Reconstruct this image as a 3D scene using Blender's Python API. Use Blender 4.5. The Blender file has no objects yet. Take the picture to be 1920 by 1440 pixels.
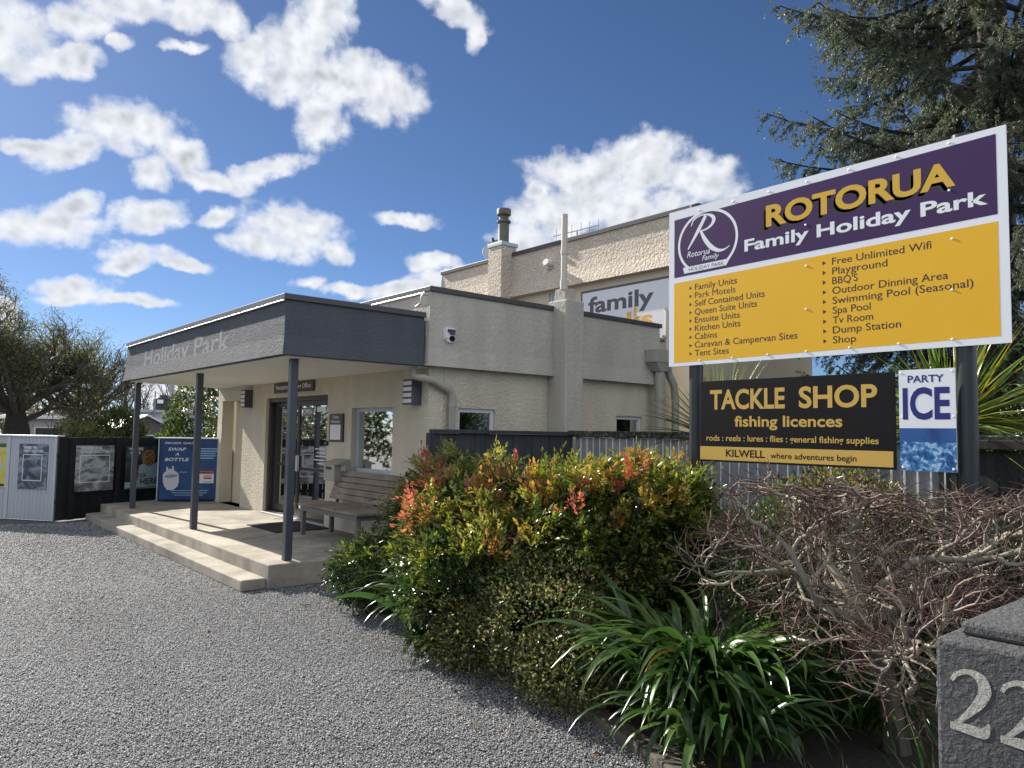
import bpy, math, random
import numpy as np
from mathutils import Matrix, Vector

# ------------------------------------------------------------------ camera, light, sky, exposure
SC = bpy.context.scene
COL = SC.collection
CAM_H = 1.65
cam_d = bpy.data.cameras.new('camera')
cam_d.sensor_width = 36.0
cam_d.lens = 26.4
cam_d.clip_start = 0.05
cam_d.clip_end = 3000
cam = bpy.data.objects.new('camera', cam_d)
COL.objects.link(cam)
cam.matrix_world = Matrix(((0.7641222, -0.0552323, -0.6427026, 0.0),
                           (-0.6448547, -0.0395776, -0.7632798, 0.0),
                           (0.0167210, 0.9976888, -0.0658589, CAM_H),
                           (0, 0, 0, 1)))
SC.camera = cam

SUN = Vector((-0.165, 1.65, 1.0)).normalized()
SUN_EL = math.asin(SUN.z)
SUN_AZ = math.atan2(SUN.x, SUN.y)
sd = bpy.data.lights.new('sun', 'SUN')
sd.energy = 5.0
sd.angle = math.radians(0.5)
sd.color = (1.0, 0.94, 0.84)
so = bpy.data.objects.new('sun', sd)
so.rotation_euler = (-SUN).to_track_quat('-Z', 'Y').to_euler()
so.location = SUN * 60
COL.objects.link(so)

SC.view_settings.view_transform = 'Standard'
SC.view_settings.look = 'None'
SC.view_settings.exposure = 1.0
SC.view_settings.gamma = 1.0
SC.view_settings.use_curve_mapping = False
SC.cycles.max_bounces = 7
SC.cycles.diffuse_bounces = 4
SC.cycles.transparent_max_bounces = 8
SC.cycles.use_denoising = True

# sky: physical sky + cumulus laid out by direction (azimuth / elevation, degrees)
CLOUDS = [(5.5, 24.0, 1.72, 1.64, 16), (5.1, 22.2, 1.66, 1.21, 15), (7.8, 22.7, 2.19, 0.86, 14), (9.1, 23.6, 0.94, 0.81, 14), (9.0, 25.6, 1.91, 1.06, 15), (11.6, 26.9, 3.08, 0.85, 14), (15.5, 27.6, 2.91, 0.93, 12), (18.5, 27.4, 1.17, 1.02, -20), (25.2, 29.0, 2.12, 1.98, 43), (22.4, 26.7, 3.06, 1.75, 35), (20.4, 25.4, 1.79, 1.6, 9), (26.6, 24.8, 4.41, 1.81, 6), (30.0, 24.3, 2.84, 1.78, 4), (25.1, 22.6, 1.9, 1.96, 6), (23.2, 24.8, 3.03, 1.89, 7), (35.0, 30.2, 2.3, 0.95, -20), (36.7, 28.7, 0.72, 1.17, -16), (12.0, 19.8, 3.09, 1.48, 5), (8.8, 17.8, 2.27, 1.01, 27), (6.6, 17.6, 1.58, 0.51, 12), (15.4, 18.8, 1.86, 1.07, -18), (14.0, 17.3, 1.11, 0.97, 9), (17.8, 17.3, 2.22, 0.72, -3), (21.4, 18.5, 2.95, 0.71, 21), (18.2, 15.0, 1.08, 0.64, 27), (7.8, 12.8, 2.95, 1.21, 9), (9.4, 14.3, 1.22, 0.88, 9), (13.6, 14.3, 2.35, 0.98, 16), (13.2, 11.6, 2.17, 0.79, 7), (15.9, 11.4, 1.87, 0.51, -3), (12.2, 10.8, 1.16, 0.57, 7), (9.9, 8.9, 1.99, 0.84, 6), (12.9, 8.8, 2.16, 0.43, 0), (23.3, 14.4, 3.34, 1.75, -5), (21.2, 13.4, 2.19, 1.05, 5), (26.6, 13.2, 1.13, 1.01, -32), (31.7, 15.8, 2.15, 0.5, -5), (24.7, 10.7, 1.29, 0.5, 4), (27.1, 10.4, 1.55, 0.47, 3), (11.4, 24.8, 0.79, 0.5, 14), (49.7, 20.0, 3.31, 1.87, -3), (45.0, 19.3, 3.48, 1.52, -1), (54.1, 18.8, 2.89, 1.62, -14), (51.1, 21.0, 2.09, 1.25, -3), (43.4, 16.3, 3.15, 2.03, 0), (47.7, 16.9, 5.74, 1.73, -2), (40.9, 14.6, 2.2, 1.34, 0), (41.9, 18.5, 1.02, 0.99, 0), (33.9, 12.8, 1.91, 0.79, 2), (32.2, 10.8, 2.8, 0.63, 10), (35.5, 11.4, 2.41, 0.96, 2), (16.3, 1.9, 2.61, 1.04, 2), (14.0, 2.8, 1.33, 0.58, 2), (5.9, 7.1, 0.73, 1.01, 6), (15.5, 25.5, 1.29, 0.38, 12), (8.7, 8.3, 1.2, 0.48, 6)]
world = bpy.data.worlds.new('World')
SC.world = world
world.use_nodes = True
SKY_STRENGTH = 0.05


def build_world():
    nt = world.node_tree
    nt.nodes.clear()
    N, L = nt.nodes.new, nt.links.new

    def math_(op, a, b=None, c=None, clamp=False):
        n = N('ShaderNodeMath'); n.operation = op; n.use_clamp = clamp
        for i, x in enumerate((a, b, c)):
            if x is None: continue
            if isinstance(x, (int, float)): n.inputs[i].default_value = x
            else: L(x, n.inputs[i])
        return n.outputs[0]
    out = N('ShaderNodeOutputWorld')
    sky = N('ShaderNodeTexSky'); sky.sky_type = 'NISHITA'; sky.sun_disc = False
    sky.sun_elevation = SUN_EL; sky.sun_rotation = SUN_AZ
    sky.altitude = 300; sky.air_density = 0.72; sky.dust_density = 0.2; sky.ozone_density = 6.5
    skys = N('ShaderNodeVectorMath'); skys.operation = 'SCALE'
    L(sky.outputs[0], skys.inputs[0]); skys.inputs[3].default_value = SKY_STRENGTH
    tc = N('ShaderNodeTexCoord')
    sep = N('ShaderNodeSeparateXYZ'); L(tc.outputs['Generated'], sep.inputs[0])
    K = 180 / math.pi
    az = math_('MULTIPLY', math_('ARCTAN2', sep.outputs[0], sep.outputs[1]), K * 0.94)
    el = math_('MULTIPLY', math_('ARCSINE', sep.outputs[2]), K)
    p = N('ShaderNodeCombineXYZ'); L(az, p.inputs[0]); L(el, p.inputs[1])
    # billow distortion of the coordinates
    nz = N('ShaderNodeTexNoise'); nz.inputs['Scale'].default_value = 0.55; nz.inputs['Detail'].default_value = 3
    L(p.outputs[0], nz.inputs['Vector'])
    dv = N('ShaderNodeVectorMath'); dv.operation = 'MULTIPLY_ADD'
    L(nz.outputs['Color'], dv.inputs[0]); dv.inputs[1].default_value = (1.5, 1.5, 0)
    L(p.outputs[0], dv.inputs[2])
    off = N('ShaderNodeVectorMath'); off.operation = 'SUBTRACT'
    L(dv.outputs[0], off.inputs[0]); off.inputs[1].default_value = (0.75, 0.75, 0)
    q = off.outputs[0]
    # blob field as a group
    gt = bpy.data.node_groups.new('cloud_blobs', 'ShaderNodeTree')
    gt.interface.new_socket('Vector', in_out='INPUT', socket_type='NodeSocketVector')
    gt.interface.new_socket('Density', in_out='OUTPUT', socket_type='NodeSocketFloat')
    GN, GL = gt.nodes.new, gt.links.new
    gi, go = GN('NodeGroupInput'), GN('NodeGroupOutput')
    cur = None
    for (a, e, ra, rb, rot) in CLOUDS:
        m = GN('ShaderNodeMapping'); m.vector_type = 'TEXTURE'
        m.inputs['Location'].default_value = (a * 0.94, e, 0)
        m.inputs['Rotation'].default_value = (0, 0, math.radians(rot))
        m.inputs['Scale'].default_value = (ra * 1.24, rb * 1.24, 1)
        GL(gi.outputs[0], m.inputs[0])
        ln = GN('ShaderNodeVectorMath'); ln.operation = 'DOT_PRODUCT'
        GL(m.outputs[0], ln.inputs[0]); GL(m.outputs[0], ln.inputs[1])
        d = ln.outputs['Value']
        if cur is None: cur = d
        else:
            mn = GN('ShaderNodeMath'); mn.operation = 'SMOOTH_MIN'; mn.inputs[2].default_value = 0.25
            GL(cur, mn.inputs[0]); GL(d, mn.inputs[1]); cur = mn.outputs[0]
    inv = GN('ShaderNodeMath'); inv.operation = 'SUBTRACT'; inv.inputs[0].default_value = 1.0; GL(cur, inv.inputs[1])
    cl = GN('ShaderNodeMath'); cl.operation = 'MAXIMUM'; GL(inv.outputs[0], cl.inputs[0]); cl.inputs[1].default_value = -1.2
    GL(cl.outputs[0], go.inputs[0])
    g1 = N('ShaderNodeGroup'); g1.node_tree = gt; L(q, g1.inputs[0]); D = g1.outputs[0]
    fb = N('ShaderNodeTexNoise'); fb.inputs['Scale'].default_value = 0.62; fb.inputs['Detail'].default_value = 8
    fb.inputs['Roughness'].default_value = 0.53
    L(p.outputs[0], fb.inputs['Vector'])
    # made-up clouds outside the view, added as fill light for the shade
    fill_clouds = N('ShaderNodeTexNoise'); fill_clouds.inputs['Scale'].default_value = 2.6; fill_clouds.inputs['Detail'].default_value = 5
    L(tc.outputs['Generated'], fill_clouds.inputs['Vector'])
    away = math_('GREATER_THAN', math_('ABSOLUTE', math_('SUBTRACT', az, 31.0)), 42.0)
    g = math_('MULTIPLY', math_('SUBTRACT', fill_clouds.outputs[0], 0.425), 9.0)
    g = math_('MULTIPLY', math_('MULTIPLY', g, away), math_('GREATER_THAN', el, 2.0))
    Dn = math_('ADD', math_('MULTIPLY', D, 1.25), math_('MULTIPLY', math_('SUBTRACT', fb.outputs[0], 0.52), 2.7))
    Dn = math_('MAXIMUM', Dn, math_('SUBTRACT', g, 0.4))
    mr = N('ShaderNodeMapRange'); mr.interpolation_type = 'SMOOTHSTEP'
    mr.inputs['From Min'].default_value = -0.28; mr.inputs['From Max'].default_value = 1.05
    L(Dn, mr.inputs['Value'])
    alpha = math_('MULTIPLY', mr.outputs[0], 0.97)
    # light: thin rims bright, thick cores greyer, soft billow modulation
    bl = N('ShaderNodeTexNoise'); bl.inputs['Scale'].default_value = 0.5; bl.inputs['Detail'].default_value = 2
    bl2 = N('ShaderNodeTexNoise'); bl2.inputs['Scale'].default_value = 0.5; bl2.inputs['Detail'].default_value = 2; bl2.inputs['Roughness'].default_value = 0.55
    L(p.outputs[0], bl2.inputs['Vector'])
    bl.inputs['Roughness'].default_value = 0.55
    sh = N('ShaderNodeVectorMath'); sh.operation = 'ADD'; L(p.outputs[0], sh.inputs[0]); sh.inputs[1].default_value = (-0.55, 0.6, 0.0)
    L(sh.outputs[0], bl.inputs['Vector'])
    thick = N('ShaderNodeMapRange'); thick.inputs['From Min'].default_value = 0.25; thick.inputs['From Max'].default_value = 1.5
    L(Dn, thick.inputs['Value'])
    # the side turned from the sun (denser stuff sunwards of it) is greyer
    lee = math_('ADD', math_('MULTIPLY', math_('SUBTRACT', bl.outputs[0], bl2.outputs[0]), 2.4), 0.36)
    lee = math_('MAXIMUM', math_('MINIMUM', lee, 1.0), 0.0)
    grey = math_('MULTIPLY', thick.outputs[0], lee)
    cr = N('ShaderNodeMix'); cr.data_type = 'RGBA'
    L(grey, cr.inputs['Factor'])
    cr.inputs['A'].default_value = (0.475, 0.485, 0.505, 1); cr.inputs['B'].default_value = (0.225, 0.24, 0.275, 1)
    # the added out-of-view clouds are brightened to throw more fill light
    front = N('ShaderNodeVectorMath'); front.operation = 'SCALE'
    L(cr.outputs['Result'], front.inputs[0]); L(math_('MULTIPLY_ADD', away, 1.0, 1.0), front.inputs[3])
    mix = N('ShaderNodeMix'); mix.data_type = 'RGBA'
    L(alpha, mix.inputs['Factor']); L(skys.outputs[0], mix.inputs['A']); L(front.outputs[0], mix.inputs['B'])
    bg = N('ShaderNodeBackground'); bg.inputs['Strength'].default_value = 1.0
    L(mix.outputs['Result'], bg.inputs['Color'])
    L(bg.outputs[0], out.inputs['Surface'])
    world.cycles.sampling_method = 'MANUAL'
    world.cycles.sample_map_resolution = 512


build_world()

# ------------------------------------------------------------------ helpers
RNG = np.random.default_rng(7)
random.seed(7)


def tag(o, label, cat, group=None):
    o['label'] = label
    o['category'] = cat
    if group: o['group'] = group
    return o


def thing(name, label, cat, loc=(0, 0, 0), group=None):
    o = bpy.data.objects.new(name, None)
    o.empty_display_size = 0.1
    COL.objects.link(o)
    o.location = loc
    return tag(o, label, cat, group)


def world_loc(o):
    v = Vector((0, 0, 0))
    while o is not None:
        v = v + Vector(o.location)
        o = o.parent
    return v


def link_mesh(name, me, mat, parent=None, origin=None):
    """verts are in world coordinates; the origin is moved to `origin` or the parent's origin"""
    o = bpy.data.objects.new(name, me)
    COL.objects.link(o)
    if mat is not None:
        for m in (mat if isinstance(mat, (list, tuple)) else [mat]):
            me.materials.append(m)
    if parent is not None:
        base = world_loc(parent)
        o.parent = parent
    else:
        base = Vector(origin) if origin is not None else Vector((0, 0, 0))
        o.location = base
    if base.length > 0:
        me.transform(Matrix.Translation(-base))
    return o


def np_mesh(name, V, F, mat, parent=None, origin=None, col=None, smooth=False, midx=None):
    V = np.asarray(V, np.float32).reshape(-1, 3)
    Fs = F if isinstance(F, list) else [F]
    Fs = [np.asarray(f, np.int32) for f in Fs if len(f)]
    me = bpy.data.meshes.new(name)
    me.vertices.add(len(V)); me.vertices.foreach_set('co', V.ravel())
    li = np.concatenate([f.ravel() for f in Fs])
    tot = np.concatenate([np.full(len(f), f.shape[1], np.int32) for f in Fs])
    st = np.concatenate([[0], np.cumsum(tot)[:-1]]).astype(np.int32)
    me.loops.add(len(li)); me.loops.foreach_set('vertex_index', li)
    me.polygons.add(len(tot)); me.polygons.foreach_set('loop_start', st)
    if smooth: me.polygons.foreach_set('use_smooth', np.ones(len(tot), bool))
    if midx is not None: me.polygons.foreach_set('material_index', np.asarray(midx, np.int32))
    me.update(calc_edges=True)
    if col is not None:
        a = me.attributes.new('tint', 'FLOAT_COLOR', 'FACE')
        c = np.ones((len(tot), 4), np.float32); c[:, :3] = col
        a.data.foreach_set('color', c.ravel())
    return link_mesh(name, me, mat, parent, origin)


class MB:
    """collects boxes, prisms, tubes, sheets; build() links them as ONE mesh object"""
    def __init__(s): s.v = []; s.f = []; s.m = []; s.cur = 0

    def add(s, v, f):
        k = len(s.v)
        s.v += [tuple(map(float, p)) for p in v]
        for q in f:
            s.f.append(tuple(i + k for i in q)); s.m.append(s.cur)

    def box(s, x0, x1, y0, y1, z0, z1):
        s.add([(x0, y0, z0), (x1, y0, z0), (x1, y1, z0), (x0, y1, z0), (x0, y0, z1), (x1, y0, z1), (x1, y1, z1), (x0, y1, z1)],
              [(3, 2, 1, 0), (4, 5, 6, 7), (0, 1, 5, 4), (1, 2, 6, 5), (2, 3, 7, 6), (3, 0, 4, 7)])
        return s

    def obox(s, fr, u0, u1, w0, w1, z0, z1):
        """box in a Frame: u along, w outwards, z up"""
        P = fr.at
        s.add([P(u0, z0, w0), P(u1, z0, w0), P(u1, z0, w1), P(u0, z0, w1), P(u0, z1, w0), P(u1, z1, w0), P(u1, z1, w1), P(u0, z1, w1)],
              [(3, 2, 1, 0), (4, 5, 6, 7), (0, 1, 5, 4), (1, 2, 6, 5), (2, 3, 7, 6), (3, 0, 4, 7)])
        return s

    def prism(s, low, high):
        n = len(low)
        s.add(list(low) + list(high), [tuple(range(n))[::-1], tuple(range(n, 2 * n))] +
              [(i, (i + 1) % n, n + (i + 1) % n, n + i) for i in range(n)])
        return s

    def tube(s, pts, r, n=10, caps=True):
        pts = [Vector(p) for p in pts]
        rs = r if isinstance(r, (list, tuple)) else [r] * len(pts)
        ref = None; rings = []
        for i, p in enumerate(pts):
            a = pts[max(0, i - 1)]; b = pts[min(len(pts) - 1, i + 1)]
            d = (b - a).normalized()
            if ref is None: ref = Vector((0, 0, 1)) if abs(d.z) < 0.9 else Vector((1, 0, 0))
            x = (ref - d * ref.dot(d)).normalized(); y = d.cross(x); ref = x
            rings.append([p + (x * math.cos(t) + y * math.sin(t)) * rs[i] for t in [2 * math.pi * k / n for k in range(n)]])
        v = [p for q in rings for p in q]; f = []
        for i in range(len(rings) - 1):
            for k in range(n):
                f.append((i * n + k, i * n + (k + 1) % n, (i + 1) * n + (k + 1) % n, (i + 1) * n + k))
        if caps: f += [tuple(range(n))[::-1], tuple(range((len(rings) - 1) * n, len(rings) * n))]
        s.add(v, f)
        return s

    def lathe(s, c, prof, n=20):
        """profile [(r, z)] round the vertical axis at c"""
        v = []; f = []
        for (r, z) in prof:
            v += [(c[0] + r * math.cos(2 * math.pi * k / n), c[1] + r * math.sin(2 * math.pi * k / n), c[2] + z) for k in range(n)]
        for i in range(len(prof) - 1):
            for k in range(n):
                f.append((i * n + k, i * n + (k + 1) % n, (i + 1) * n + (k + 1) % n, (i + 1) * n + k))
        f += [tuple(range(n))[::-1], tuple(range((len(prof) - 1) * n, len(prof) * n))]
        s.add(v, f)
        return s

    def build(s, name, mat, parent=None, origin=None, bevel=0.0, smooth=False):
        me = bpy.data.meshes.new(name)
        me.from_pydata(s.v, [], s.f)
        if any(s.m): me.polygons.foreach_set('material_index', s.m)
        if smooth:
            me.polygons.foreach_set('use_smooth', [True] * len(me.polygons))
            try: me.set_sharp_from_angle(angle=math.radians(40))
            except Exception: pass
        me.update()
        o = link_mesh(name, me, mat, parent, origin)
        if bevel:
            b = o.modifiers.new('bevel', 'BEVEL'); b.width = bevel; b.segments = 2; b.limit_method = 'ANGLE'
            b.angle_limit = math.radians(50)
        return o


class Frame:
    """vertical plane: at(u, v, w) = o + u*right + v*up + w*outward"""
    def __init__(s, o, right, thin=1.0):
        s.thin = thin      # print layers on boards lie this much closer than given
        s.o = Vector(o); s.r = Vector(right).normalized(); s.up = Vector((0, 0, 1)); s.n = s.r.cross(s.up)
    def at(s, u, v, w=0.0):
        return s.o + s.r * u + s.up * v + s.n * (w * s.thin if w > 0 else w)


def wall_grid(mb, fr, us, vs, holes, t):
    """wall slab in a frame (front at w=0, back at w=-t) with rectangular holes (u0,u1,v0,v1)"""
    U = sorted(set(list(us) + [h[0] for h in holes] + [h[1] for h in holes]))
    Vv = sorted(set(list(vs) + [h[2] for h in holes] + [h[3] for h in holes]))
    U = [u for u in U if us[0] <= u <= us[1]]; Vv = [v for v in Vv if vs[0] <= v <= vs[1]]

    def solid(i, j):
        if i < 0 or j < 0 or i >= len(U) - 1 or j >= len(Vv) - 1: return False
        cu = (U[i] + U[i + 1]) / 2; cv = (Vv[j] + Vv[j + 1]) / 2
        return not any(h[0] < cu < h[1] and h[2] < cv < h[3] for h in holes)
    for i in range(len(U) - 1):
        for j in range(len(Vv) - 1):
            if not solid(i, j): continue
            a, b, c, d = U[i], U[i + 1], Vv[j], Vv[j + 1]
            P = fr.at
            mb.add([P(a, c), P(b, c), P(b, d), P(a, d)], [(0, 1, 2, 3)])
            mb.add([P(a, c, -t), P(b, c, -t), P(b, d, -t), P(a, d, -t)], [(3, 2, 1, 0)])
            if not solid(i - 1, j): mb.add([P(a, c), P(a, d), P(a, d, -t), P(a, c, -t)], [(0, 1, 2, 3)])
            if not solid(i + 1, j): mb.add([P(b, c), P(b, d), P(b, d, -t), P(b, c, -t)], [(3, 2, 1, 0)])
            if not solid(i, j - 1): mb.add([P(a, c), P(b, c), P(b, c, -t), P(a, c, -t)], [(3, 2, 1, 0)])
            if not solid(i, j + 1): mb.add([P(a, d), P(b, d), P(b, d, -t), P(a, d, -t)], [(0, 1, 2, 3)])


# lettering: Blender's built-in face, turned into flat mesh and fitted to a box on a Frame
_tc = {}


def glyphs(text, bold, shear):
    key = (text, bold, shear)
    if key in _tc: return _tc[key]
    cu = bpy.data.curves.new('text', 'FONT'); cu.body = text; cu.size = 1.0; cu.offset = bold; cu.shear = shear
    cu.resolution_u = 4
    o = bpy.data.objects.new('text', cu); COL.objects.link(o)
    dg = bpy.context.evaluated_depsgraph_get(); dg.update()
    me = bpy.data.meshes.new_from_object(o.evaluated_get(dg))
    v = np.array([p.co[:2] for p in me.vertices]); f = [tuple(p.vertices) for p in me.polygons]
    bpy.data.objects.remove(o); bpy.data.curves.remove(cu); bpy.data.meshes.remove(me)
    _tc[key] = (v, f)
    return v, f


def text(mb, fr, s, u0, u1, v, cap, w, bold=0.012, shear=0.0, align='fit'):
    """left u0, right u1, baseline v, capital height cap, w outwards"""
    vv, f = glyphs(s, bold, shear)
    if len(vv) == 0: return
    ref, _ = glyphs('H', bold, 0.0)
    ch = ref[:, 1].max() - ref[:, 1].min(); b0 = ref[:, 1].min()
    x0, x1 = vv[:, 0].min(), vv[:, 0].max()
    sy = cap / ch
    sx = (u1 - u0) / (x1 - x0) if u1 is not None else sy
    pts = [fr.at(u0 + (p[0] - x0) * sx, v + (p[1] - b0) * sy, w) for p in vv]
    mb.add(pts, f)


def ribbon(mb, fr, pts, widths, w, n=10, pen=None):
    """brush stroke: Catmull-Rom through pts (u, v), width per point"""
    P = [np.array(p, float) for p in pts]
    P = [2 * P[0] - P[1]] + P + [2 * P[-1] - P[-2]]
    W = [widths[0]] + list(widths) + [widths[-1]]
    c = []; ww = []
    for i in range(1, len(P) - 2):
        for k in range(n):
            t = k / n
            a, b, d, e = P[i - 1], P[i], P[i + 1], P[i + 2]
            c.append(0.5 * (2 * b + (d - a) * t + (2 * a - 5 * b + 4 * d - e) * t * t + (3 * b - a - 3 * d + e) * t ** 3))
            ww.append(W[i] * (1 - t) + W[i + 1] * t)
    c.append(P[-2]); ww.append(W[-2])
    L = []; R = []
    for i, p in enumerate(c):
        d = c[min(i + 1, len(c) - 1)] - c[max(i - 1, 0)]
        d = d / (np.linalg.norm(d) + 1e-9)
        nn = np.array((-d[1], d[0])) if pen is None else np.array((math.cos(pen), math.sin(pen)))
        L.append(p + nn * ww[i] / 2); R.append(p - nn * ww[i] / 2)
    k = len(L)
    mb.add([fr.at(p[0], p[1], w) for p in L + R], [(i, i + 1, k + i + 1, k + i) for i in range(k - 1)])


def rect(mb, fr, u0, u1, v0, v1, w):
    mb.add([fr.at(u0, v0, w), fr.at(u1, v0, w), fr.at(u1, v1, w), fr.at(u0, v1, w)], [(0, 1, 2, 3)])


def rect_line(mb, fr, u0, u1, v0, v1, t, w):
    rect(mb, fr, u0, u1, v0, v0 + t, w); rect(mb, fr, u0, u1, v1 - t, v1, w)
    rect(mb, fr, u0, u0 + t, v0 + t, v1 - t, w); rect(mb, fr, u1 - t, u1, v0 + t, v1 - t, w)


# ------------------------------------------------------------------ materials
def new_mat(name):
    m = bpy.data.materials.new(name); m.use_nodes = True
    nt = m.node_tree; b = nt.nodes['Principled BSDF']
    return m, nt, b


def plain(name, col, rough=0.6, metal=0.0, spec=0.5, mottle=0.12, scale=6.0, bump=0.0, bscale=60.0, coat=0.0):
    """base colour with procedural unevenness and an optional fine bump"""
    m, nt, b = new_mat(name)
    N, L = nt.nodes.new, nt.links.new
    tc = N('ShaderNodeTexCoord')
    nz = N('ShaderNodeTexNoise'); nz.inputs['Scale'].default_value = scale; nz.inputs['Detail'].default_value = 6
    nz.inputs['Roughness'].default_value = 0.65
    L(tc.outputs['Object'], nz.inputs['Vector'])
    mx = N('ShaderNodeMix'); mx.data_type = 'RGBA'
    c = np.array(col[:3])
    mx.inputs['A'].default_value = (*np.clip(c * (1 - mottle * 1.6), 0, 1), 1); mx.inputs['B'].default_value = (*np.clip(c * (1 + mottle * 1.6), 0, 1), 1)
    L(nz.outputs[0], mx.inputs['Factor']); L(mx.outputs['Result'], b.inputs['Base Color'])
    b.inputs['Roughness'].default_value = rough; b.inputs['Metallic'].default_value = metal
    b.inputs['Specular IOR Level'].default_value = spec
    if coat: b.inputs['Coat Weight'].default_value = coat
    if bump:
        n2 = N('ShaderNodeTexNoise'); n2.inputs['Scale'].default_value = bscale; n2.inputs['Detail'].default_value = 4
        L(tc.outputs['Object'], n2.inputs['Vector'])
        bp = N('ShaderNodeBump'); bp.inputs['Strength'].default_value = 1.0; bp.inputs['Distance'].default_value = bump
        L(n2.outputs[0], bp.inputs['Height']); L(bp.outputs[0], b.inputs['Normal'])
    return m


def stucco(name, col, scale=34.0, depth=0.012, rough=0.85, mottle=0.1, stain=0.12):
    m, nt, b = new_mat(name)
    N, L = nt.nodes.new, nt.links.new
    tc = N('ShaderNodeTexCoord')
    big = N('ShaderNodeTexNoise'); big.inputs['Scale'].default_value = 1.3; big.inputs['Detail'].default_value = 8; big.inputs['Roughness'].default_value = 0.7
    mp = N('ShaderNodeMapping'); mp.inputs['Scale'].default_value = (1, 1, 0.45)
    L(tc.outputs['Object'], mp.inputs[0]); L(mp.outputs[0], big.inputs['Vector'])
    c = np.array(col)
    mx = N('ShaderNodeMix'); mx.data_type = 'RGBA'
    mx.inputs['A'].default_value = (*np.clip(c * (1 - stain * 1.8), 0, 1), 1); mx.inputs['B'].default_value = (*np.clip(c * (1 + stain), 0, 1), 1)
    L(big.outputs[0], mx.inputs['Factor'])
    st = N('ShaderNodeTexNoise'); st.inputs['Scale'].default_value = 1.0; st.inputs['Detail'].default_value = 5
    sm_ = N('ShaderNodeMapping'); sm_.inputs['Scale'].default_value = (3.2, 3.2, 0.45); L(tc.outputs['Object'], sm_.inputs[0]); L(sm_.outputs[0], st.inputs['Vector'])
    sr = N('ShaderNodeMapRange'); sr.inputs['From Min'].default_value = 0.42; sr.inputs['From Max'].default_value = 0.62
    sr.inputs['To Min'].default_value = 1.0 - stain * 0.45; sr.inputs['To Max'].default_value = 1.0; L(st.outputs[0], sr.inputs['Value'])
    ml = N('ShaderNodeMix'); ml.data_type = 'RGBA'; ml.blend_type = 'MULTIPLY'; ml.inputs['Factor'].default_value = 1.0
    L(mx.outputs['Result'], ml.inputs['A']); L(sr.outputs[0], ml.inputs['B'])
    L(ml.outputs['Result'], b.inputs['Base Color'])
    b.inputs['Roughness'].default_value = rough; b.inputs['Specular IOR Level'].default_value = 0.3
    # trowelled, thrown texture: warped voronoi lumps + finer noise
    wn = N('ShaderNodeTexNoise'); wn.inputs['Scale'].default_value = scale * 0.6; wn.inputs['Detail'].default_value = 3
    L(tc.outputs['Object'], wn.inputs['Vector'])
    wv = N('ShaderNodeVectorMath'); wv.operation = 'MULTIPLY_ADD'
    L(wn.outputs['Color'], wv.inputs[0]); wv.inputs[1].default_value = (0.05, 0.05, 0.05); L(tc.outputs['Object'], wv.inputs[2])
    vo = N('ShaderNodeTexNoise'); vo.inputs['Scale'].default_value = scale; vo.inputs['Detail'].default_value = 5; vo.inputs['Roughness'].default_value = 0.55
    L(wv.outputs[0], vo.inputs['Vector'])
    cr = N('ShaderNodeMapRange'); cr.inputs['From Min'].default_value = 0.38; cr.inputs['From Max'].default_value = 0.66
    L(vo.outputs[0], cr.inputs['Value'])
    bp = N('ShaderNodeBump'); bp.inputs['Strength'].default_value = 1.0; bp.inputs['Distance'].default_value = depth
    L(cr.outputs[0], bp.inputs['Height']); L(bp.outputs[0], b.inputs['Normal'])
    return m


def timber(name, col, grain_axis='Z', dark=0.55, rough=0.8, scale=1.0):
    """weathered boards: streaks along the grain axis"""
    m, nt, b = new_mat(name)
    N, L = nt.nodes.new, nt.links.new
    tc = N('ShaderNodeTexCoord'); mp = N('ShaderNodeMapping')
    s = {'X': (1.2, 26, 26), 'Y': (26, 1.2, 26), 'Z': (26, 26, 1.2)}[grain_axis]
    mp.inputs['Scale'].default_value = tuple(k * scale for k in s)
    L(tc.outputs['Object'], mp.inputs[0])
    nz = N('ShaderNodeTexNoise'); nz.inputs['Scale'].default_value = 1.0; nz.inputs['Detail'].default_value = 7; nz.inputs['Roughness'].default_value = 0.7
    L(mp.outputs[0], nz.inputs['Vector'])
    n2 = N('ShaderNodeTexNoise'); n2.inputs['Scale'].default_value = 2.4; n2.inputs['Detail'].default_value = 4
    L(tc.outputs['Object'], n2.inputs['Vector'])
    ad = N('ShaderNodeMath'); ad.operation = 'ADD'; L(nz.outputs[0], ad.inputs[0]); L(n2.outputs[0], ad.inputs[1])
    mr = N('ShaderNodeMapRange'); mr.inputs['From Min'].default_value = 0.7; mr.inputs['From Max'].default_value = 1.3
    L(ad.outputs[0], mr.inputs['Value'])
    mx = N('ShaderNodeMix'); mx.data_type = 'RGBA'; c = np.array(col)
    mx.inputs['A'].default_value = (*(c * dark), 1); mx.inputs['B'].default_value = (*np.clip(c * 1.25, 0, 1), 1)
    L(mr.outputs[0], mx.inputs['Factor']); L(mx.outputs['Result'], b.inputs['Base Color'])
    b.inputs['Roughness'].default_value = rough; b.inputs['Specular IOR Level'].default_value = 0.3
    bp = N('ShaderNodeBump'); bp.inputs['Strength'].default_value = 0.6; bp.inputs['Distance'].default_value = 0.003
    L(nz.outputs[0], bp.inputs['Height']); L(bp.outputs[0], b.inputs['Normal'])
    return m


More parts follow.
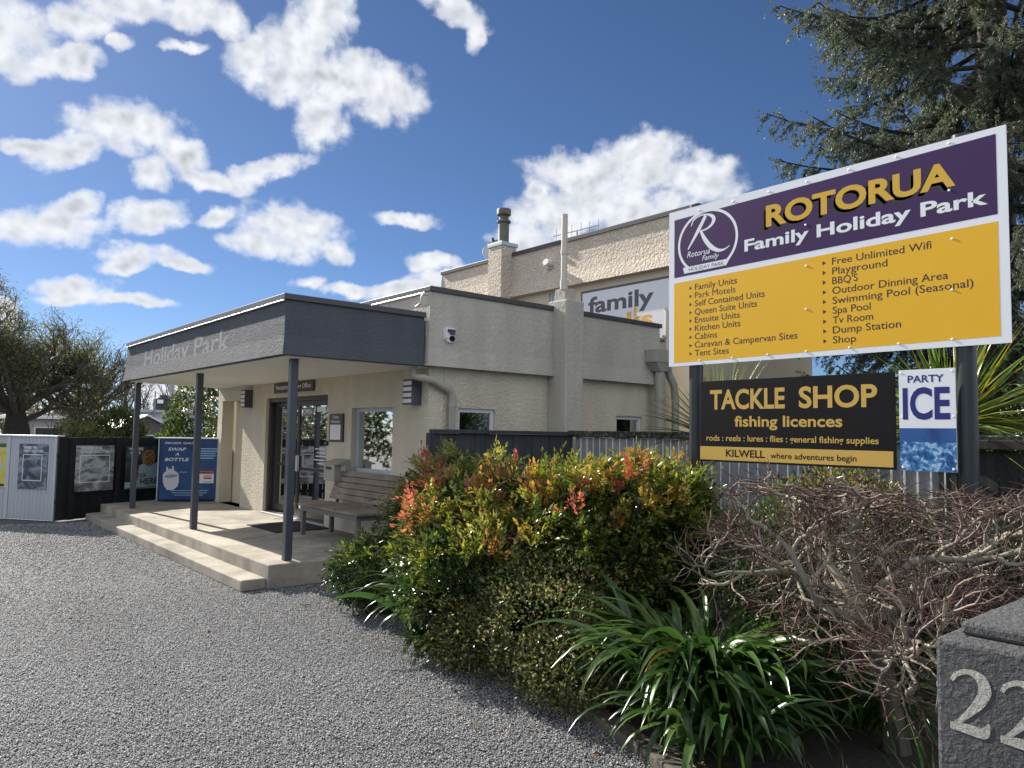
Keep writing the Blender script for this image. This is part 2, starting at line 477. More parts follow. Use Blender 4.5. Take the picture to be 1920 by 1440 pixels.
def leaf_mat(name, rough=0.38, trans=0.35, gain=1.0, spec=0.5):
    """leaf: colour from the per-face tint, light passes through"""
    m, nt, b = new_mat(name)
    N, L = nt.nodes.new, nt.links.new
    at = N('ShaderNodeAttribute'); at.attribute_name = 'tint'
    L(at.outputs['Color'], b.inputs['Base Color'])
    b.inputs['Roughness'].default_value = rough; b.inputs['Specular IOR Level'].default_value = spec
    tr = N('ShaderNodeBsdfTranslucent')
    hs = N('ShaderNodeHueSaturation'); hs.inputs['Saturation'].default_value = 1.1; hs.inputs['Value'].default_value = 1.9 * gain
    L(at.outputs['Color'], hs.inputs['Color']); L(hs.outputs[0], tr.inputs['Color'])
    mx = N('ShaderNodeMixShader'); mx.inputs[0].default_value = trans
    L(b.outputs[0], mx.inputs[1]); L(tr.outputs[0], mx.inputs[2])
    L(mx.outputs[0], nt.nodes['Material Output'].inputs['Surface'])
    return m


def tint_mat(name, rough=0.8, spec=0.4):
    m, nt, b = new_mat(name)
    at = nt.nodes.new('ShaderNodeAttribute'); at.attribute_name = 'tint'
    nt.links.new(at.outputs['Color'], b.inputs['Base Color'])
    b.inputs['Roughness'].default_value = rough; b.inputs['Specular IOR Level'].default_value = spec
    return m


def glass_mat(name, tint=(0.75, 0.8, 0.82)):
    m, nt, b = new_mat(name)
    N, L = nt.nodes.new, nt.links.new
    tr = N('ShaderNodeBsdfTransparent'); tr.inputs[0].default_value = (*tint, 1)
    gl = N('ShaderNodeBsdfGlossy'); gl.inputs['Roughness'].default_value = 0.02
    fr = N('ShaderNodeFresnel'); fr.inputs[0].default_value = 1.55
    nz = N('ShaderNodeTexNoise'); nz.inputs['Scale'].default_value = 1.6
    tc = N('ShaderNodeTexCoord'); L(tc.outputs['Object'], nz.inputs['Vector'])
    bp = N('ShaderNodeBump'); bp.inputs['Distance'].default_value = 0.01; bp.inputs['Strength'].default_value = 0.12
    L(nz.outputs[0], bp.inputs['Height']); L(bp.outputs[0], gl.inputs['Normal'])
    mx = N('ShaderNodeMixShader'); L(fr.outputs[0], mx.inputs[0]); L(tr.outputs[0], mx.inputs[1]); L(gl.outputs[0], mx.inputs[2])
    L(mx.outputs[0], nt.nodes['Material Output'].inputs['Surface'])
    return m


def concrete(name, col, bump=0.003):
    m, nt, b = new_mat(name)
    N, L = nt.nodes.new, nt.links.new
    tc = N('ShaderNodeTexCoord')
    n1 = N('ShaderNodeTexNoise'); n1.inputs['Scale'].default_value = 2.2; n1.inputs['Detail'].default_value = 9; n1.inputs['Roughness'].default_value = 0.72
    n2 = N('ShaderNodeTexNoise'); n2.inputs['Scale'].default_value = 90; n2.inputs['Detail'].default_value = 3
    for n in (n1, n2): L(tc.outputs['Object'], n.inputs['Vector'])
    ad = N('ShaderNodeMath'); ad.operation = 'MULTIPLY_ADD'; L(n2.outputs[0], ad.inputs[0]); ad.inputs[1].default_value = 0.5; L(n1.outputs[0], ad.inputs[2])
    mr = N('ShaderNodeMapRange'); mr.inputs['From Min'].default_value = 0.45; mr.inputs['From Max'].default_value = 1.05
    L(ad.outputs[0], mr.inputs['Value'])
    c = np.array(col); mx = N('ShaderNodeMix'); mx.data_type = 'RGBA'
    mx.inputs['A'].default_value = (*(c * 0.42), 1); mx.inputs['B'].default_value = (*np.clip(c * 1.28, 0, 1), 1)
    L(mr.outputs[0], mx.inputs['Factor'])
    st = N('ShaderNodeTexNoise'); st.inputs['Scale'].default_value = 1.0; st.inputs['Detail'].default_value = 6
    sm_ = N('ShaderNodeMapping'); sm_.inputs['Scale'].default_value = (2.2, 2.6, 1.2); L(tc.outputs['Object'], sm_.inputs[0]); L(sm_.outputs[0], st.inputs['Vector'])
    sr = N('ShaderNodeMapRange'); sr.inputs['From Min'].default_value = 0.36; sr.inputs['From Max'].default_value = 0.58
    sr.inputs['To Min'].default_value = 0.78; sr.inputs['To Max'].default_value = 1.05; L(st.outputs[0], sr.inputs['Value'])
    ml = N('ShaderNodeMix'); ml.data_type = 'RGBA'; ml.blend_type = 'MULTIPLY'; ml.inputs['Factor'].default_value = 1.0
    L(mx.outputs['Result'], ml.inputs['A']); L(sr.outputs[0], ml.inputs['B']); L(ml.outputs['Result'], b.inputs['Base Color'])
    b.inputs['Roughness'].default_value = 0.9; b.inputs['Specular IOR Level'].default_value = 0.25
    bp = N('ShaderNodeBump'); bp.inputs['Distance'].default_value = bump; L(n2.outputs[0], bp.inputs['Height']); L(bp.outputs[0], b.inputs['Normal'])
    return m


def picture(name, stops, scale=3.0, detail=6, stretch=(1, 1, 1), rough=0.35, distort=0.6):
    """a printed picture: noise through a colour ramp"""
    m, nt, b = new_mat(name)
    N, L = nt.nodes.new, nt.links.new
    tc = N('ShaderNodeTexCoord'); mp = N('ShaderNodeMapping'); mp.inputs['Scale'].default_value = stretch
    nz = N('ShaderNodeTexNoise'); nz.inputs['Scale'].default_value = scale; nz.inputs['Detail'].default_value = detail; nz.inputs['Distortion'].default_value = distort
    L(tc.outputs['Object'], mp.inputs[0]); L(mp.outputs[0], nz.inputs['Vector'])
    cr = N('ShaderNodeValToRGB'); e = cr.color_ramp.elements
    e[0].position = stops[0][0]; e[0].color = (*stops[0][1], 1); e[1].position = stops[-1][0]; e[1].color = (*stops[-1][1], 1)
    for p, c in stops[1:-1]:
        k = e.new(p); k.color = (*c, 1)
    L(nz.outputs[0], cr.inputs[0]); L(cr.outputs[0], b.inputs['Base Color'])
    b.inputs['Roughness'].default_value = rough
    return m


M = {}
M['cream'] = stucco('cream_stucco', (0.70, 0.63, 0.50), scale=30, depth=0.009, stain=0.16)
M['cream_band'] = stucco('cream_stucco_band', (0.52, 0.49, 0.42), scale=20, depth=0.005, stain=0.2)
M['hall'] = stucco('pinkish_cream_stucco', (0.78, 0.67, 0.54), scale=21, depth=0.026, stain=0.10)
M['smooth_cream'] = plain('smooth_cream_paint', (0.62, 0.53, 0.39), 0.8, mottle=0.05, scale=2)
M['slate'] = stucco('slate_stucco', (0.105, 0.114, 0.132), scale=42, depth=0.007, rough=0.8, stain=0.2)
M['slate_letters'] = stucco('faded_slate', (0.25, 0.26, 0.28), scale=42, depth=0.006, rough=0.8, stain=0.1)
M['cap'] = plain('dark_flashing', (0.055, 0.055, 0.06), 0.45, mottle=0.2, scale=3)
M['lip'] = plain('pale_metal_lip', (0.55, 0.55, 0.55), 0.4, metal=0.3)
M['bead'] = plain('bright_metal_bead', (0.85, 0.85, 0.85), 0.32, metal=0.6, mottle=0.02)
M['post'] = plain('slate_steel_paint', (0.06, 0.066, 0.08), 0.42, mottle=0.15, scale=9, bump=0.0006, bscale=40)
M['soffit'] = plain('soffit_paint', (0.80, 0.78, 0.71), 0.75, mottle=0.05, scale=2)
M['conc'] = concrete('porch_concrete', (0.40, 0.365, 0.30))
M['kerb'] = concrete('kerb_concrete', (0.13, 0.115, 0.095), 0.006)
M['brown_alu'] = plain('brown_aluminium', (0.05, 0.042, 0.038), 0.4, metal=0.3, mottle=0.15)
M['white_alu'] = plain('white_aluminium', (0.62, 0.63, 0.64), 0.45, mottle=0.04)
M['blue_alu'] = plain('pale_blue_aluminium', (0.42, 0.47, 0.52), 0.45, mottle=0.06)
M['glass'] = glass_mat('window_glass')
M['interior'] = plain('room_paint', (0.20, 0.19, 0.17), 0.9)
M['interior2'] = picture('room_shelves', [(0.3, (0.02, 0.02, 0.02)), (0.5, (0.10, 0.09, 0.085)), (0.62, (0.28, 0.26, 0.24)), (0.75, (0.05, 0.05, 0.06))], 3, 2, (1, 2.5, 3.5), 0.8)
M['white'] = plain('white_paint', (0.78, 0.78, 0.78), 0.4, mottle=0.03)
M['offwhite'] = plain('off_white_paint', (0.60, 0.58, 0.52), 0.55, mottle=0.06)
M['pipe'] = plain('cream_plastic_pipe', (0.55, 0.50, 0.41), 0.5, mottle=0.08)
M['pipe_grey'] = plain('grey_cream_pipe', (0.36, 0.34, 0.29), 0.6, mottle=0.12)
M['black'] = plain('black_plastic', (0.02, 0.02, 0.022), 0.45)
M['plum'] = plain('plum_sign_paint', (0.075, 0.045, 0.05), 0.5)
M['black_fence'] = timber('black_stained_timber', (0.016, 0.017, 0.019))
M['dark_fence'] = timber('slate_stained_timber', (0.055, 0.06, 0.066))
M['brown_fence'] = timber('dark_brown_timber', (0.05, 0.047, 0.044))
M['grey_fence'] = timber('grey_stained_timber', (0.27, 0.28, 0.29), dark=0.75)
M['gap_light'] = timber('white_gap_light', (0.80, 0.80, 0.78), dark=0.75)  # white colour stands in for light showing between the boards
M['moss'] = picture('mossy_timber', [(0.3, (0.01, 0.011, 0.008)), (0.48, (0.035, 0.036, 0.028)), (0.6, (0.10, 0.105, 0.07)), (0.75, (0.2, 0.2, 0.17))], 22, 8, (1, 1, 1), 0.95)
M['corr'] = plain('white_corrugated_steel', (0.44, 0.45, 0.48), 0.4, metal=0.25, mottle=0.08, scale=3)
M['bench'] = timber('weathered_bench_timber', (0.27, 0.225, 0.18), 'Y', dark=0.45)
M['bench_steel'] = plain('bench_frame_paint', (0.13, 0.13, 0.12), 0.6)
M['sign_white'] = plain('sign_white', (0.80, 0.82, 0.85), 0.3, mottle=0.02, scale=2)
M['sign_purple'] = plain('sign_purple', (0.045, 0.014, 0.082), 0.4, spec=0.3, mottle=0.05, scale=2)
M['sign_yellow'] = plain('sign_yellow', (0.80, 0.45, 0.02), 0.45, spec=0.3, mottle=0.03, scale=2)
M['sign_gold'] = plain('sign_gold', (0.66, 0.40, 0.03), 0.32, mottle=0.03)
M['sign_ink'] = plain('sign_ink', (0.028, 0.012, 0.02), 0.35)
M['sign_black'] = plain('sign_black', (0.007, 0.007, 0.008), 0.55, spec=0.15, mottle=0.2)
M['sign_mustard'] = plain('sign_mustard', (0.60, 0.38, 0.075), 0.4, mottle=0.04)
M['navy'] = plain('sign_navy', (0.012, 0.016, 0.16), 0.35)
M['ice'] = picture('ice_picture', [(0.30, (0.004, 0.02, 0.10)), (0.45, (0.02, 0.11, 0.32)), (0.55, (0.10, 0.28, 0.52)), (0.64, (0.45, 0.62, 0.76)), (0.75, (0.03, 0.16, 0.40))], 26, 8, (1, 1, 1), 0.3)
M['ice_sky'] = picture('ice_sky_picture', [(0.3, (0.006, 0.025, 0.14)), (0.6, (0.03, 0.13, 0.38)), (0.8, (0.10, 0.32, 0.56))], 3, 4, (1, 1, 1), 0.3)
M['tube_black'] = plain('black_steel_post', (0.022, 0.026, 0.03), 0.36, mottle=0.2, scale=5)
M['fam_grey'] = plain('sign_charcoal', (0.10, 0.09, 0.09), 0.5)
M['fam_orange'] = plain('sign_orange', (0.80, 0.40, 0.06), 0.5)
M['fam_white'] = plain('sign_pale_grey', (0.74, 0.74, 0.75), 0.5, mottle=0.03)
M['tin'] = plain('dull_galvanised_steel', (0.15, 0.14, 0.125), 0.65, metal=0.35, mottle=0.35, scale=5)
M['pale_tin'] = plain('pale_flashing', (0.45, 0.52, 0.56), 0.45, metal=0.3, mottle=0.1)
M['alu'] = plain('aerial_aluminium', (0.25, 0.25, 0.26), 0.4, metal=0.7)
M['cage_blue'] = picture('blue_cabinet_print', [(0.3, (0.004, 0.025, 0.10)), (0.5, (0.008, 0.055, 0.18)), (0.75, (0.015, 0.11, 0.27))], 1.4, 3, (1, 1, 1), 0.35)
M['cage_side'] = plain('navy_cabinet_steel', (0.012, 0.03, 0.11), 0.4)
M['bottle_white'] = plain('bottle_print', (0.62, 0.60, 0.64), 0.4, mottle=0.05)
M['bottle_shade'] = plain('bottle_print_band', (0.20, 0.30, 0.36), 0.4)
M['orange_red'] = plain('hazard_orange', (0.55, 0.13, 0.03), 0.45)
M['red'] = plain('hazard_red', (0.5, 0.03, 0.03), 0.45)
M['text_blue'] = plain('pale_blue_print', (0.30, 0.50, 0.68), 0.45)
M['pillar'] = stucco('dark_render', (0.100, 0.103, 0.108), scale=52, depth=0.006, rough=0.75, stain=0.25)
M['digit'] = stucco('pale_carved_digits', (0.50, 0.48, 0.43), scale=70, depth=0.004, rough=0.8)
M['soil'] = plain('dark_soil', (0.028, 0.022, 0.017), 0.95, mottle=0.4, scale=30, bump=0.02, bscale=25)
M['rubber'] = plain('black_rubber_mat', (0.014, 0.014, 0.016), 0.85, bump=0.002, bscale=200)
M['roof_grey'] = plain('grey_roof_steel', (0.36, 0.37, 0.38), 0.45, metal=0.2, mottle=0.1)
M['roof_white'] = plain('pale_roof_steel', (0.66, 0.66, 0.65), 0.4, mottle=0.06)
M['cabin_wall'] = plain('cabin_paint', (0.40, 0.38, 0.36), 0.7, mottle=0.1)
M['cabin_dark'] = plain('cabin_dark_wall', (0.10, 0.085, 0.09), 0.7, mottle=0.2)
M['block_wall'] = plain('pale_blue_wall', (0.42, 0.45, 0.50), 0.7, mottle=0.05)
M['tank'] = plain('dark_tank_plastic', (0.018, 0.02, 0.028), 0.5)
M['bark_dark'] = plain('dark_bark', (0.040, 0.033, 0.028), 0.9, mottle=0.35, scale=12, bump=0.01, bscale=40)
M['bark_twig'] = plain('brown_twig_bark', (0.085, 0.072, 0.058), 0.85, mottle=0.25, scale=12)
M['bark_maple'] = tint_mat('pale_grey_bark', 0.8)
M['leaf'] = leaf_mat('glossy_leaf', 0.26, 0.34, gain=0.9)
M['leaf_small'] = leaf_mat('small_leaf', 0.42, 0.30)
M['leaf_strap'] = leaf_mat('strap_leaf', 0.28, 0.22)
M['leaf_tree'] = leaf_mat('tree_leaf', 0.5, 0.48)
M['needle'] = leaf_mat('spruce_needle', 0.5, 0.32)
M['gravel'] = tint_mat('grey_gravel_stone', 0.62, 0.4)


def ground_mat():
    m, nt, b = new_mat('grey_gravel_ground')
    N, L = nt.nodes.new, nt.links.new
    tc = N('ShaderNodeTexCoord')
    vo = N('ShaderNodeTexVoronoi'); vo.inputs['Scale'].default_value = 70
    L(tc.outputs['Object'], vo.inputs['Vector'])
    sep = N('ShaderNodeSeparateColor'); L(vo.outputs['Color'], sep.inputs[0])
    cr = N('ShaderNodeValToRGB'); e = cr.color_ramp.elements
    e[0].position = 0; e[0].color = (0.055, 0.057, 0.064, 1); e[1].position = 1; e[1].color = (0.25, 0.25, 0.26, 1)
    k = e.new(0.6); k.color = (0.12, 0.123, 0.132, 1)
    L(sep.outputs[0], cr.inputs[0])
    big = N('ShaderNodeTexNoise'); big.inputs['Scale'].default_value = 0.5; big.inputs['Detail'].default_value = 6
    L(tc.outputs['Object'], big.inputs['Vector'])
    mm = N('ShaderNodeMix'); mm.data_type = 'RGBA'; mm.blend_type = 'MULTIPLY'; mm.inputs['Factor'].default_value = 0.5
    L(cr.outputs[0], mm.inputs['A'])
    c2 = N('ShaderNodeMapRange'); c2.inputs['From Min'].default_value = 0.3; c2.inputs['From Max'].default_value = 0.7
    c2.inputs['To Min'].default_value = 0.6; c2.inputs['To Max'].default_value = 1.15
    L(big.outputs[0], c2.inputs['Value']); L(c2.outputs[0], mm.inputs['B'])
    L(mm.outputs['Result'], b.inputs['Base Color'])
    b.inputs['Roughness'].default_value = 0.75
    bp = N('ShaderNodeBump'); bp.invert = True; bp.inputs['Distance'].default_value = 0.03
    L(vo.outputs['Distance'], bp.inputs['Height']); L(bp.outputs[0], b.inputs['Normal'])
    return m


M['ground'] = ground_mat()

# ------------------------------------------------------------------ ground
g = MB(); g.add([(-600, -600, 0), (600, -600, 0), (600, 900, 0), (-600, 900, 0)], [(0, 1, 2, 3)])
g = g.build('ground', M['ground']); g['kind'] = 'structure'

# edge of the planted bed (kerb line), from the porch to the stone pillar
KERB = [(4.10, 7.60), (4.02, 6.9), (3.93, 6.1), (3.80, 5.4), (3.64, 4.8), (3.47, 4.1), (3.28, 3.3), (3.08, 2.6), (2.86, 1.9), (2.62, 1.2), (2.40, 0.4), (2.2, -0.6)]


def kerb_x(y):
    return float(np.interp(y, [p[1] for p in KERB[::-1]], [p[0] for p in KERB[::-1]]))


bed = MB()
n = len(KERB)
bed.add([(x + 0.05, y, 0.05) for x, y in KERB] + [(7.0, y, 0.07) for x, y in KERB], [(i, i + 1, n + i + 1, n + i) for i in range(n - 1)])
bed = bed.build('garden_bed', M['soil']); bed['kind'] = 'structure'
kb = MB()
for i in range(n - 1):
    (x0, y0), (x1, y1) = KERB[i], KERB[i + 1]
    low = [(x0, y0 - 0.004, -0.02), (x1, y1 + 0.004, -0.02), (x1 + 0.13, y1 + 0.004, -0.02), (x0 + 0.13, y0 - 0.004, -0.02)]
    kb.prism(low[::-1], [(a, b, 0.06) for a, b, _ in low][::-1])
kb = kb.build('kerb', M['kerb'], bevel=0.012); kb['kind'] = 'structure'


def make_gravel():
    N = 560000
    r = np.sqrt(RNG.uniform(1.7 ** 2, 15.0 ** 2, N * 4)); a = np.radians(RNG.uniform(-28, 80, N * 4))
    keep = RNG.uniform(0, 1, len(r)) < np.clip(1.45 - r / 7.0, 0.17, 1)
    x, y = (r * np.sin(a))[keep], (r * np.cos(a))[keep]
    kx = np.interp(y, [p[1] for p in KERB[::-1]], [p[0] for p in KERB[::-1]])
    ok = (x < kx + 0.0) & ~((x > 2.9) & (y > 7.6))
    x, y = x[ok][:N], y[ok][:N]
    n = len(x)
    s = RNG.uniform(0.0030, 0.0064, n) * np.clip(np.hypot(x, y) / 7.0, 1, 1.7) * (1 + 0.5 * (RNG.uniform(0, 1, n) > 0.93))
    base = np.array([(1, 0, 0), (0, 1, 0), (-1, 0, 0), (0, -1, 0), (0.1, 0.1, 0.85), (-0.1, 0, -0.8)])
    V = base[None] * RNG.uniform(0.65, 1.35, (n, 6, 3))
    V[:, :, 2] *= 0.75; V[:, :, 0] *= 1.15
    t = RNG.uniform(0, 6.283, n); c, sn = np.cos(t)[:, None], np.sin(t)[:, None]
    tl = RNG.uniform(-0.6, 0.6, n)[:, None]
    X = V[:, :, 0] * c - V[:, :, 1] * sn; Y = V[:, :, 0] * sn + V[:, :, 1] * c; Z = V[:, :, 2] + X * tl
    V = np.stack([X, Y, Z], 2) * s[:, None, None]
    V[:, :, 0] += x[:, None]; V[:, :, 1] += y[:, None]; V[:, :, 2] += (s * 0.55 + RNG.uniform(0, 0.006, n))[:, None]
    f = np.array([(0, 1, 4), (1, 2, 4), (2, 3, 4), (3, 0, 4), (1, 0, 5), (2, 1, 5), (3, 2, 5), (0, 3, 5)])
    F = (f[None] + (np.arange(n) * 6)[:, None, None]).reshape(-1, 3)
    g = RNG.beta(1.8, 2.8, n) * 0.42 + 0.115
    col = np.stack([g * 0.985, g * 0.995, g * 1.03], 1)
    tone = 1 + 0.07 * np.sin(x * 1.9 + 0.7 * np.sin(y * 0.9)) + 0.06 * np.sin(y * 1.3 + x * 0.8) + 0.05 * np.sin(x * 5.1 + y * 2.2) * np.sin(y * 3.7)
    tone -= 0.14 * (np.exp(-((x - 1.05 - 0.06 * y) / 0.22) ** 2) + np.exp(-((x + 0.45 - 0.06 * y) / 0.22) ** 2))   # two faint wheel tracks
    col *= tone[:, None]
    warm = RNG.uniform(0, 1, n) > 0.93; col[warm] *= (1.15, 1.05, 0.85)
    o = np_mesh('gravel', V, F, M['gravel'], col=np.repeat(col, 8, 0))
    o['kind'] = 'stuff'


make_gravel()

# ------------------------------------------------------------------ porch
porch = thing('porch', 'pale concrete porch with one long step up from the gravel', 'porch', (3.17, 11, 0))
p = MB(); p.prism([(3.17, 7.62, 0), (5.45, 7.62, 0), (5.45, 16.2, 0), (3.17, 15.30, 0)], [(3.17, 7.62, 0.25), (5.45, 7.62, 0.25), (5.45, 16.2, 0.25), (3.17, 15.30, 0.25)])
p.build('slab', M['conc'], porch, bevel=0.012)
p = MB(); p.prism([(2.90, 7.66, 0), (3.168, 7.66, 0), (3.168, 15.2, 0), (2.90, 15.1, 0)], [(2.90, 7.66, 0.115), (3.168, 7.66, 0.115), (3.168, 15.2, 0.115), (2.90, 15.1, 0.115)])
p.build('step', M['conc'], porch, bevel=0.012)

# ------------------------------------------------------------------ reception building
rec = thing('reception_building', 'low cream stucco reception building with slate grey canopy over its porch', 'building', (5.05, 11, 0))
WF = Frame((5.05, 14.86, 0), (0, -1, 0))       # front wall, u runs towards the viewer's right
U = lambda y: 14.86 - y
WS = Frame((5.05, 7.55, 0), (1, 0, 0))         # side wall


def window_part(parent, fr, u0, u1, v0, v1, mat, set_back=0.07, fw=0.05, sill=True, mull=()):
    f = MB()
    w0, w1 = -set_back - 0.05, -set_back
    f.obox(fr, u0, u1, w0, w1, v1 - fw, v1); f.obox(fr, u0, u1, w0, w1, v0, v0 + fw)
    f.obox(fr, u0, u0 + fw, w0, w1, v0 + fw, v1 - fw); f.obox(fr, u1 - fw, u1, w0, w1, v0 + fw, v1 - fw)
    for m in mull: f.obox(fr, m - 0.02, m + 0.02, w0, w1 - 0.004, v0 + fw, v1 - fw)
    wn = f.build('window', mat, parent, bevel=0.004)
    g = MB(); g.obox(fr, u0 + fw, u1 - fw, w0 + 0.018, w0 + 0.026, v0 + fw, v1 - fw)
    g.build('pane', M['glass'], wn)
    return wn


door_h = (U(12.49), U(10.2), 0.25, 2.18)
win_h = (U(9.46), U(8.36), 1.09, 1.965)
rec_h = (U(14.62), U(13.54), 0.25, 2.18)
w = MB(); wall_grid(w, WF, (0, U(7.55)), (0, 2.62), [door_h, win_h, rec_h], 0.22)
w1h = (0.44, 1.03, 1.30, 1.955); w2h = (3.34, 3.93, 1.30, 1.94)
wall_grid(w, WS, (0.225, 4.4), (0, 2.62), [w1h, w2h], 0.2)
w.box(9.23, 9.45, 7.76, 14.8, 0, 2.6)
w.build('wall', M['cream'], rec)
b = MB(); b.box(5.30, 5.36, 13.45, 14.7, 0.25, 2.3); b.build('alcove_panel', M['smooth_cream'], rec)
# parapet band with a small flare at the foot
def ring_band(mb, x0, x1, y0, y1, z0, z1, fl):
    low = [(x0 - fl, y0 - fl, z0), (x1 + fl * 0.5, y0 - fl, z0), (x1, y1, z0), (x0 - fl, y1, z0)]
    k = z0 + 0.22
    mid = [(x0 - fl * 0.35, y0 - fl * 0.35, k), (x1 + fl * .2, y0 - fl * 0.35, k), (x1, y1, k), (x0 - fl * 0.35, y1, k)]
    high = [(x0, y0, z1), (x1, y0, z1), (x1, y1, z1), (x0, y1, z1)]
    n = 4
    mb.add(low + mid + high, [(3, 2, 1, 0), (8, 9, 10, 11)] + [(i, (i + 1) % n, n + (i + 1) % n, n + i) for i in range(n)] +
           [(n + i, n + (i + 1) % n, 2 * n + (i + 1) % n, 2 * n + i) for i in range(n)])
b = MB(); ring_band(b, 4.985, 9.30, 7.47, 14.9, 2.44, 3.34, 0.05)
par = b.build('parapet', M['cream_band'], rec)
c = MB(); c.box(4.965, 9.34, 7.445, 14.95, 3.34, 3.405); c.build('parapet_capping', M['cap'], par, bevel=0.006)
c = MB(); c.tube([(4.962, 7.56, 3.331), (4.962, 14.95, 3.331)], 0.010, 12); c.build('drip_edge', M['bead'], par, smooth=True)
# pier on the side wall with the vent pipe on top
b = MB(); b.box(7.0, 7.34, 7.2, 7.56, 0, 3.475); b.build('pier', M['cream_band'], rec, bevel=0.02)
b = MB(); b.box(7.05, 7.25, 7.28, 7.48, 3.474, 3.64); vb = b.build('vent_box', M['cream_band'], rec, bevel=0.008)
b = MB(); b.tube([(7.09, 7.35, 3.63), (7.09, 7.35, 4.68)], 0.042, 16); b.tube([(7.09, 7.35, 4.12), (7.09, 7.35, 4.18)], 0.05, 16); b.tube([(7.09, 7.35, 3.63), (7.09, 7.35, 3.76)], 0.052, 16)
b.build('vent_pipe', M['pipe'], rec, smooth=True)
# windows, door
window_part(rec, WF, *win_h, M['blue_alu'], set_back=0.08, fw=0.05)
window_part(rec, WS, *w1h, M['white_alu'], set_back=0.03)
window_part(rec, WS, *w2h, M['white_alu'], set_back=0.03)
d = MB(); DF = WF
u0, u1, v0, v1 = door_h
for a in ((u0, u1, v1 - 0.07, v1), (u0, u1, v0, v0 + 0.05), (u0, u0 + 0.07, v0 + 0.05, v1 - 0.07), (u1 - 0.05, u1, v0 + 0.05, v1 - 0.07)):
    d.obox(DF, a[0], a[1], -0.20, -0.05, a[2], a[3])
door = d.build('door_frame', M['brown_alu'], rec, bevel=0.004)


def door_leaf(a, b_, w0, w1, rail):
    m = MB()
    m.obox(DF, a, a + 0.075, w0, w1, v0 + 0.05, v1 - 0.07); m.obox(DF, b_ - 0.09, b_, w0, w1, v0 + 0.05, v1 - 0.07)
    m.obox(DF, a + 0.075, b_ - 0.09, w0, w1, v0 + 0.05, v0 + 0.17); m.obox(DF, a + 0.075, b_ - 0.09, w0, w1, v1 - 0.15, v1 - 0.07)
    m.obox(DF, a + 0.075, b_ - 0.09, w0, w1, rail, rail + 0.05)
    lf = m.build('door', M['brown_alu'], rec, bevel=0.003)
    g = MB(); wm = (w0 + w1) / 2
    g.obox(DF, a + 0.075, b_ - 0.09, wm - 0.004, wm + 0.004, v0 + 0.17, rail); g.obox(DF, a + 0.075, b_ - 0.09, wm - 0.004, wm + 0.004, rail + 0.05, v1 - 0.15)
    g.build('pane', M['glass'], lf)
    return lf


l1 = door_leaf(U(12.42), U(11.35), -0.18, -0.135, 1.06)
l2 = door_leaf(U(11.38), U(10.25), -0.115, -0.07, 1.02)
h = MB(); h.obox(DF, U(11.33), U(11.26), -0.07, -0.03, 1.0, 1.25); h.build('handle', M['lip'], l2, bevel=0.008)
t = MB(); rect(t, DF, U(11.22), U(10.86), 1.87, 2.0, -0.082)
t.cur = 1; text(t, DF, 'OPEN', U(11.2), U(10.88), 1.9, 0.075, -0.0805)
t.cur = 2
for i, (a_, b2) in enumerate(((0.05, 0.40), (0.12, 0.42), (0.08, 0.44), (0.03, 0.40), (0.15, 0.38))):
    rect(t, DF, U(10.80) + a_, U(10.80) + b2, 1.36 - i * 0.055, 1.375 - i * 0.055, -0.082)
rect(t, DF, U(10.72), U(10.42), 1.93, 2.01, -0.082)
t.build('door_lettering', [M['interior'], M['white'], M['fam_white']], l2)
s = MB(); s.obox(DF, u0 - 0.02, u1 + 0.02, -0.06, 0.03, 0.251, 0.275); s.build('door_sill', M['lip'], rec, bevel=0.004)
# room behind the glass
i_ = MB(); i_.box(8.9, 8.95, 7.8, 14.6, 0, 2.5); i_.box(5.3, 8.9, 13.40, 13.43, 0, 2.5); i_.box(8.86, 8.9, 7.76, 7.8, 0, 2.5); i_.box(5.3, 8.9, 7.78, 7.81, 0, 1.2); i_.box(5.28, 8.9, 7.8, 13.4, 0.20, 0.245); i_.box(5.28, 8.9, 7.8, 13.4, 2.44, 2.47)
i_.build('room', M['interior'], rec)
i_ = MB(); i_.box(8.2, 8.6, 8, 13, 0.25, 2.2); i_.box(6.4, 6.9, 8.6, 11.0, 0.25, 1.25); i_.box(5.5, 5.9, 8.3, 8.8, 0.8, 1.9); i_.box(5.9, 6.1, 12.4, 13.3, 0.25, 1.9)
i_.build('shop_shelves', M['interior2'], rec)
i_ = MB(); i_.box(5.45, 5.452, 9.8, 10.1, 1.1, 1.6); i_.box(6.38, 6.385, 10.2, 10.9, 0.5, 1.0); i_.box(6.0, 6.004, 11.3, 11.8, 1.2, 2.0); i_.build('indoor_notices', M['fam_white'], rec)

# canopy
cp = MB()
zb, zt = 2.435, 3.02
lowp = [(3.165, 7.455, zb), (4.90, 7.455, zb), (5.02, 14.84, zb), (3.165, 14.10, zb)]
midp = [(3.195, 7.50, zb + 0.2), (4.93, 7.50, zb + 0.2), (5.02, 14.82, zb + 0.2), (3.195, 14.08, zb + 0.2)]
highp = [(3.21, 7.53, zt), (4.95, 7.53, zt), (5.02, 14.80, zt), (3.21, 14.06, zt)]
cp.add(lowp + midp + highp, [(3, 2, 1, 0), (8, 9, 10, 11)] + [(i, (i + 1) % 4, 4 + (i + 1) % 4, 4 + i) for i in range(4)] + [(4 + i, 4 + (i + 1) % 4, 8 + (i + 1) % 4, 8 + i) for i in range(4)])
can = cp.build('canopy', M['slate'], rec)
s = MB(); s.prism([(3.26, 7.56, zb - 0.010), (5.04, 7.56, zb - 0.010), (5.04, 14.72, zb - 0.010), (3.26, 14.02, zb - 0.010)], [(3.26, 7.56, zb - 0.002), (5.04, 7.56, zb - 0.002), (5.04, 14.72, zb - 0.002), (3.26, 14.02, zb - 0.002)])
s.build('soffit', M['soffit'], can)
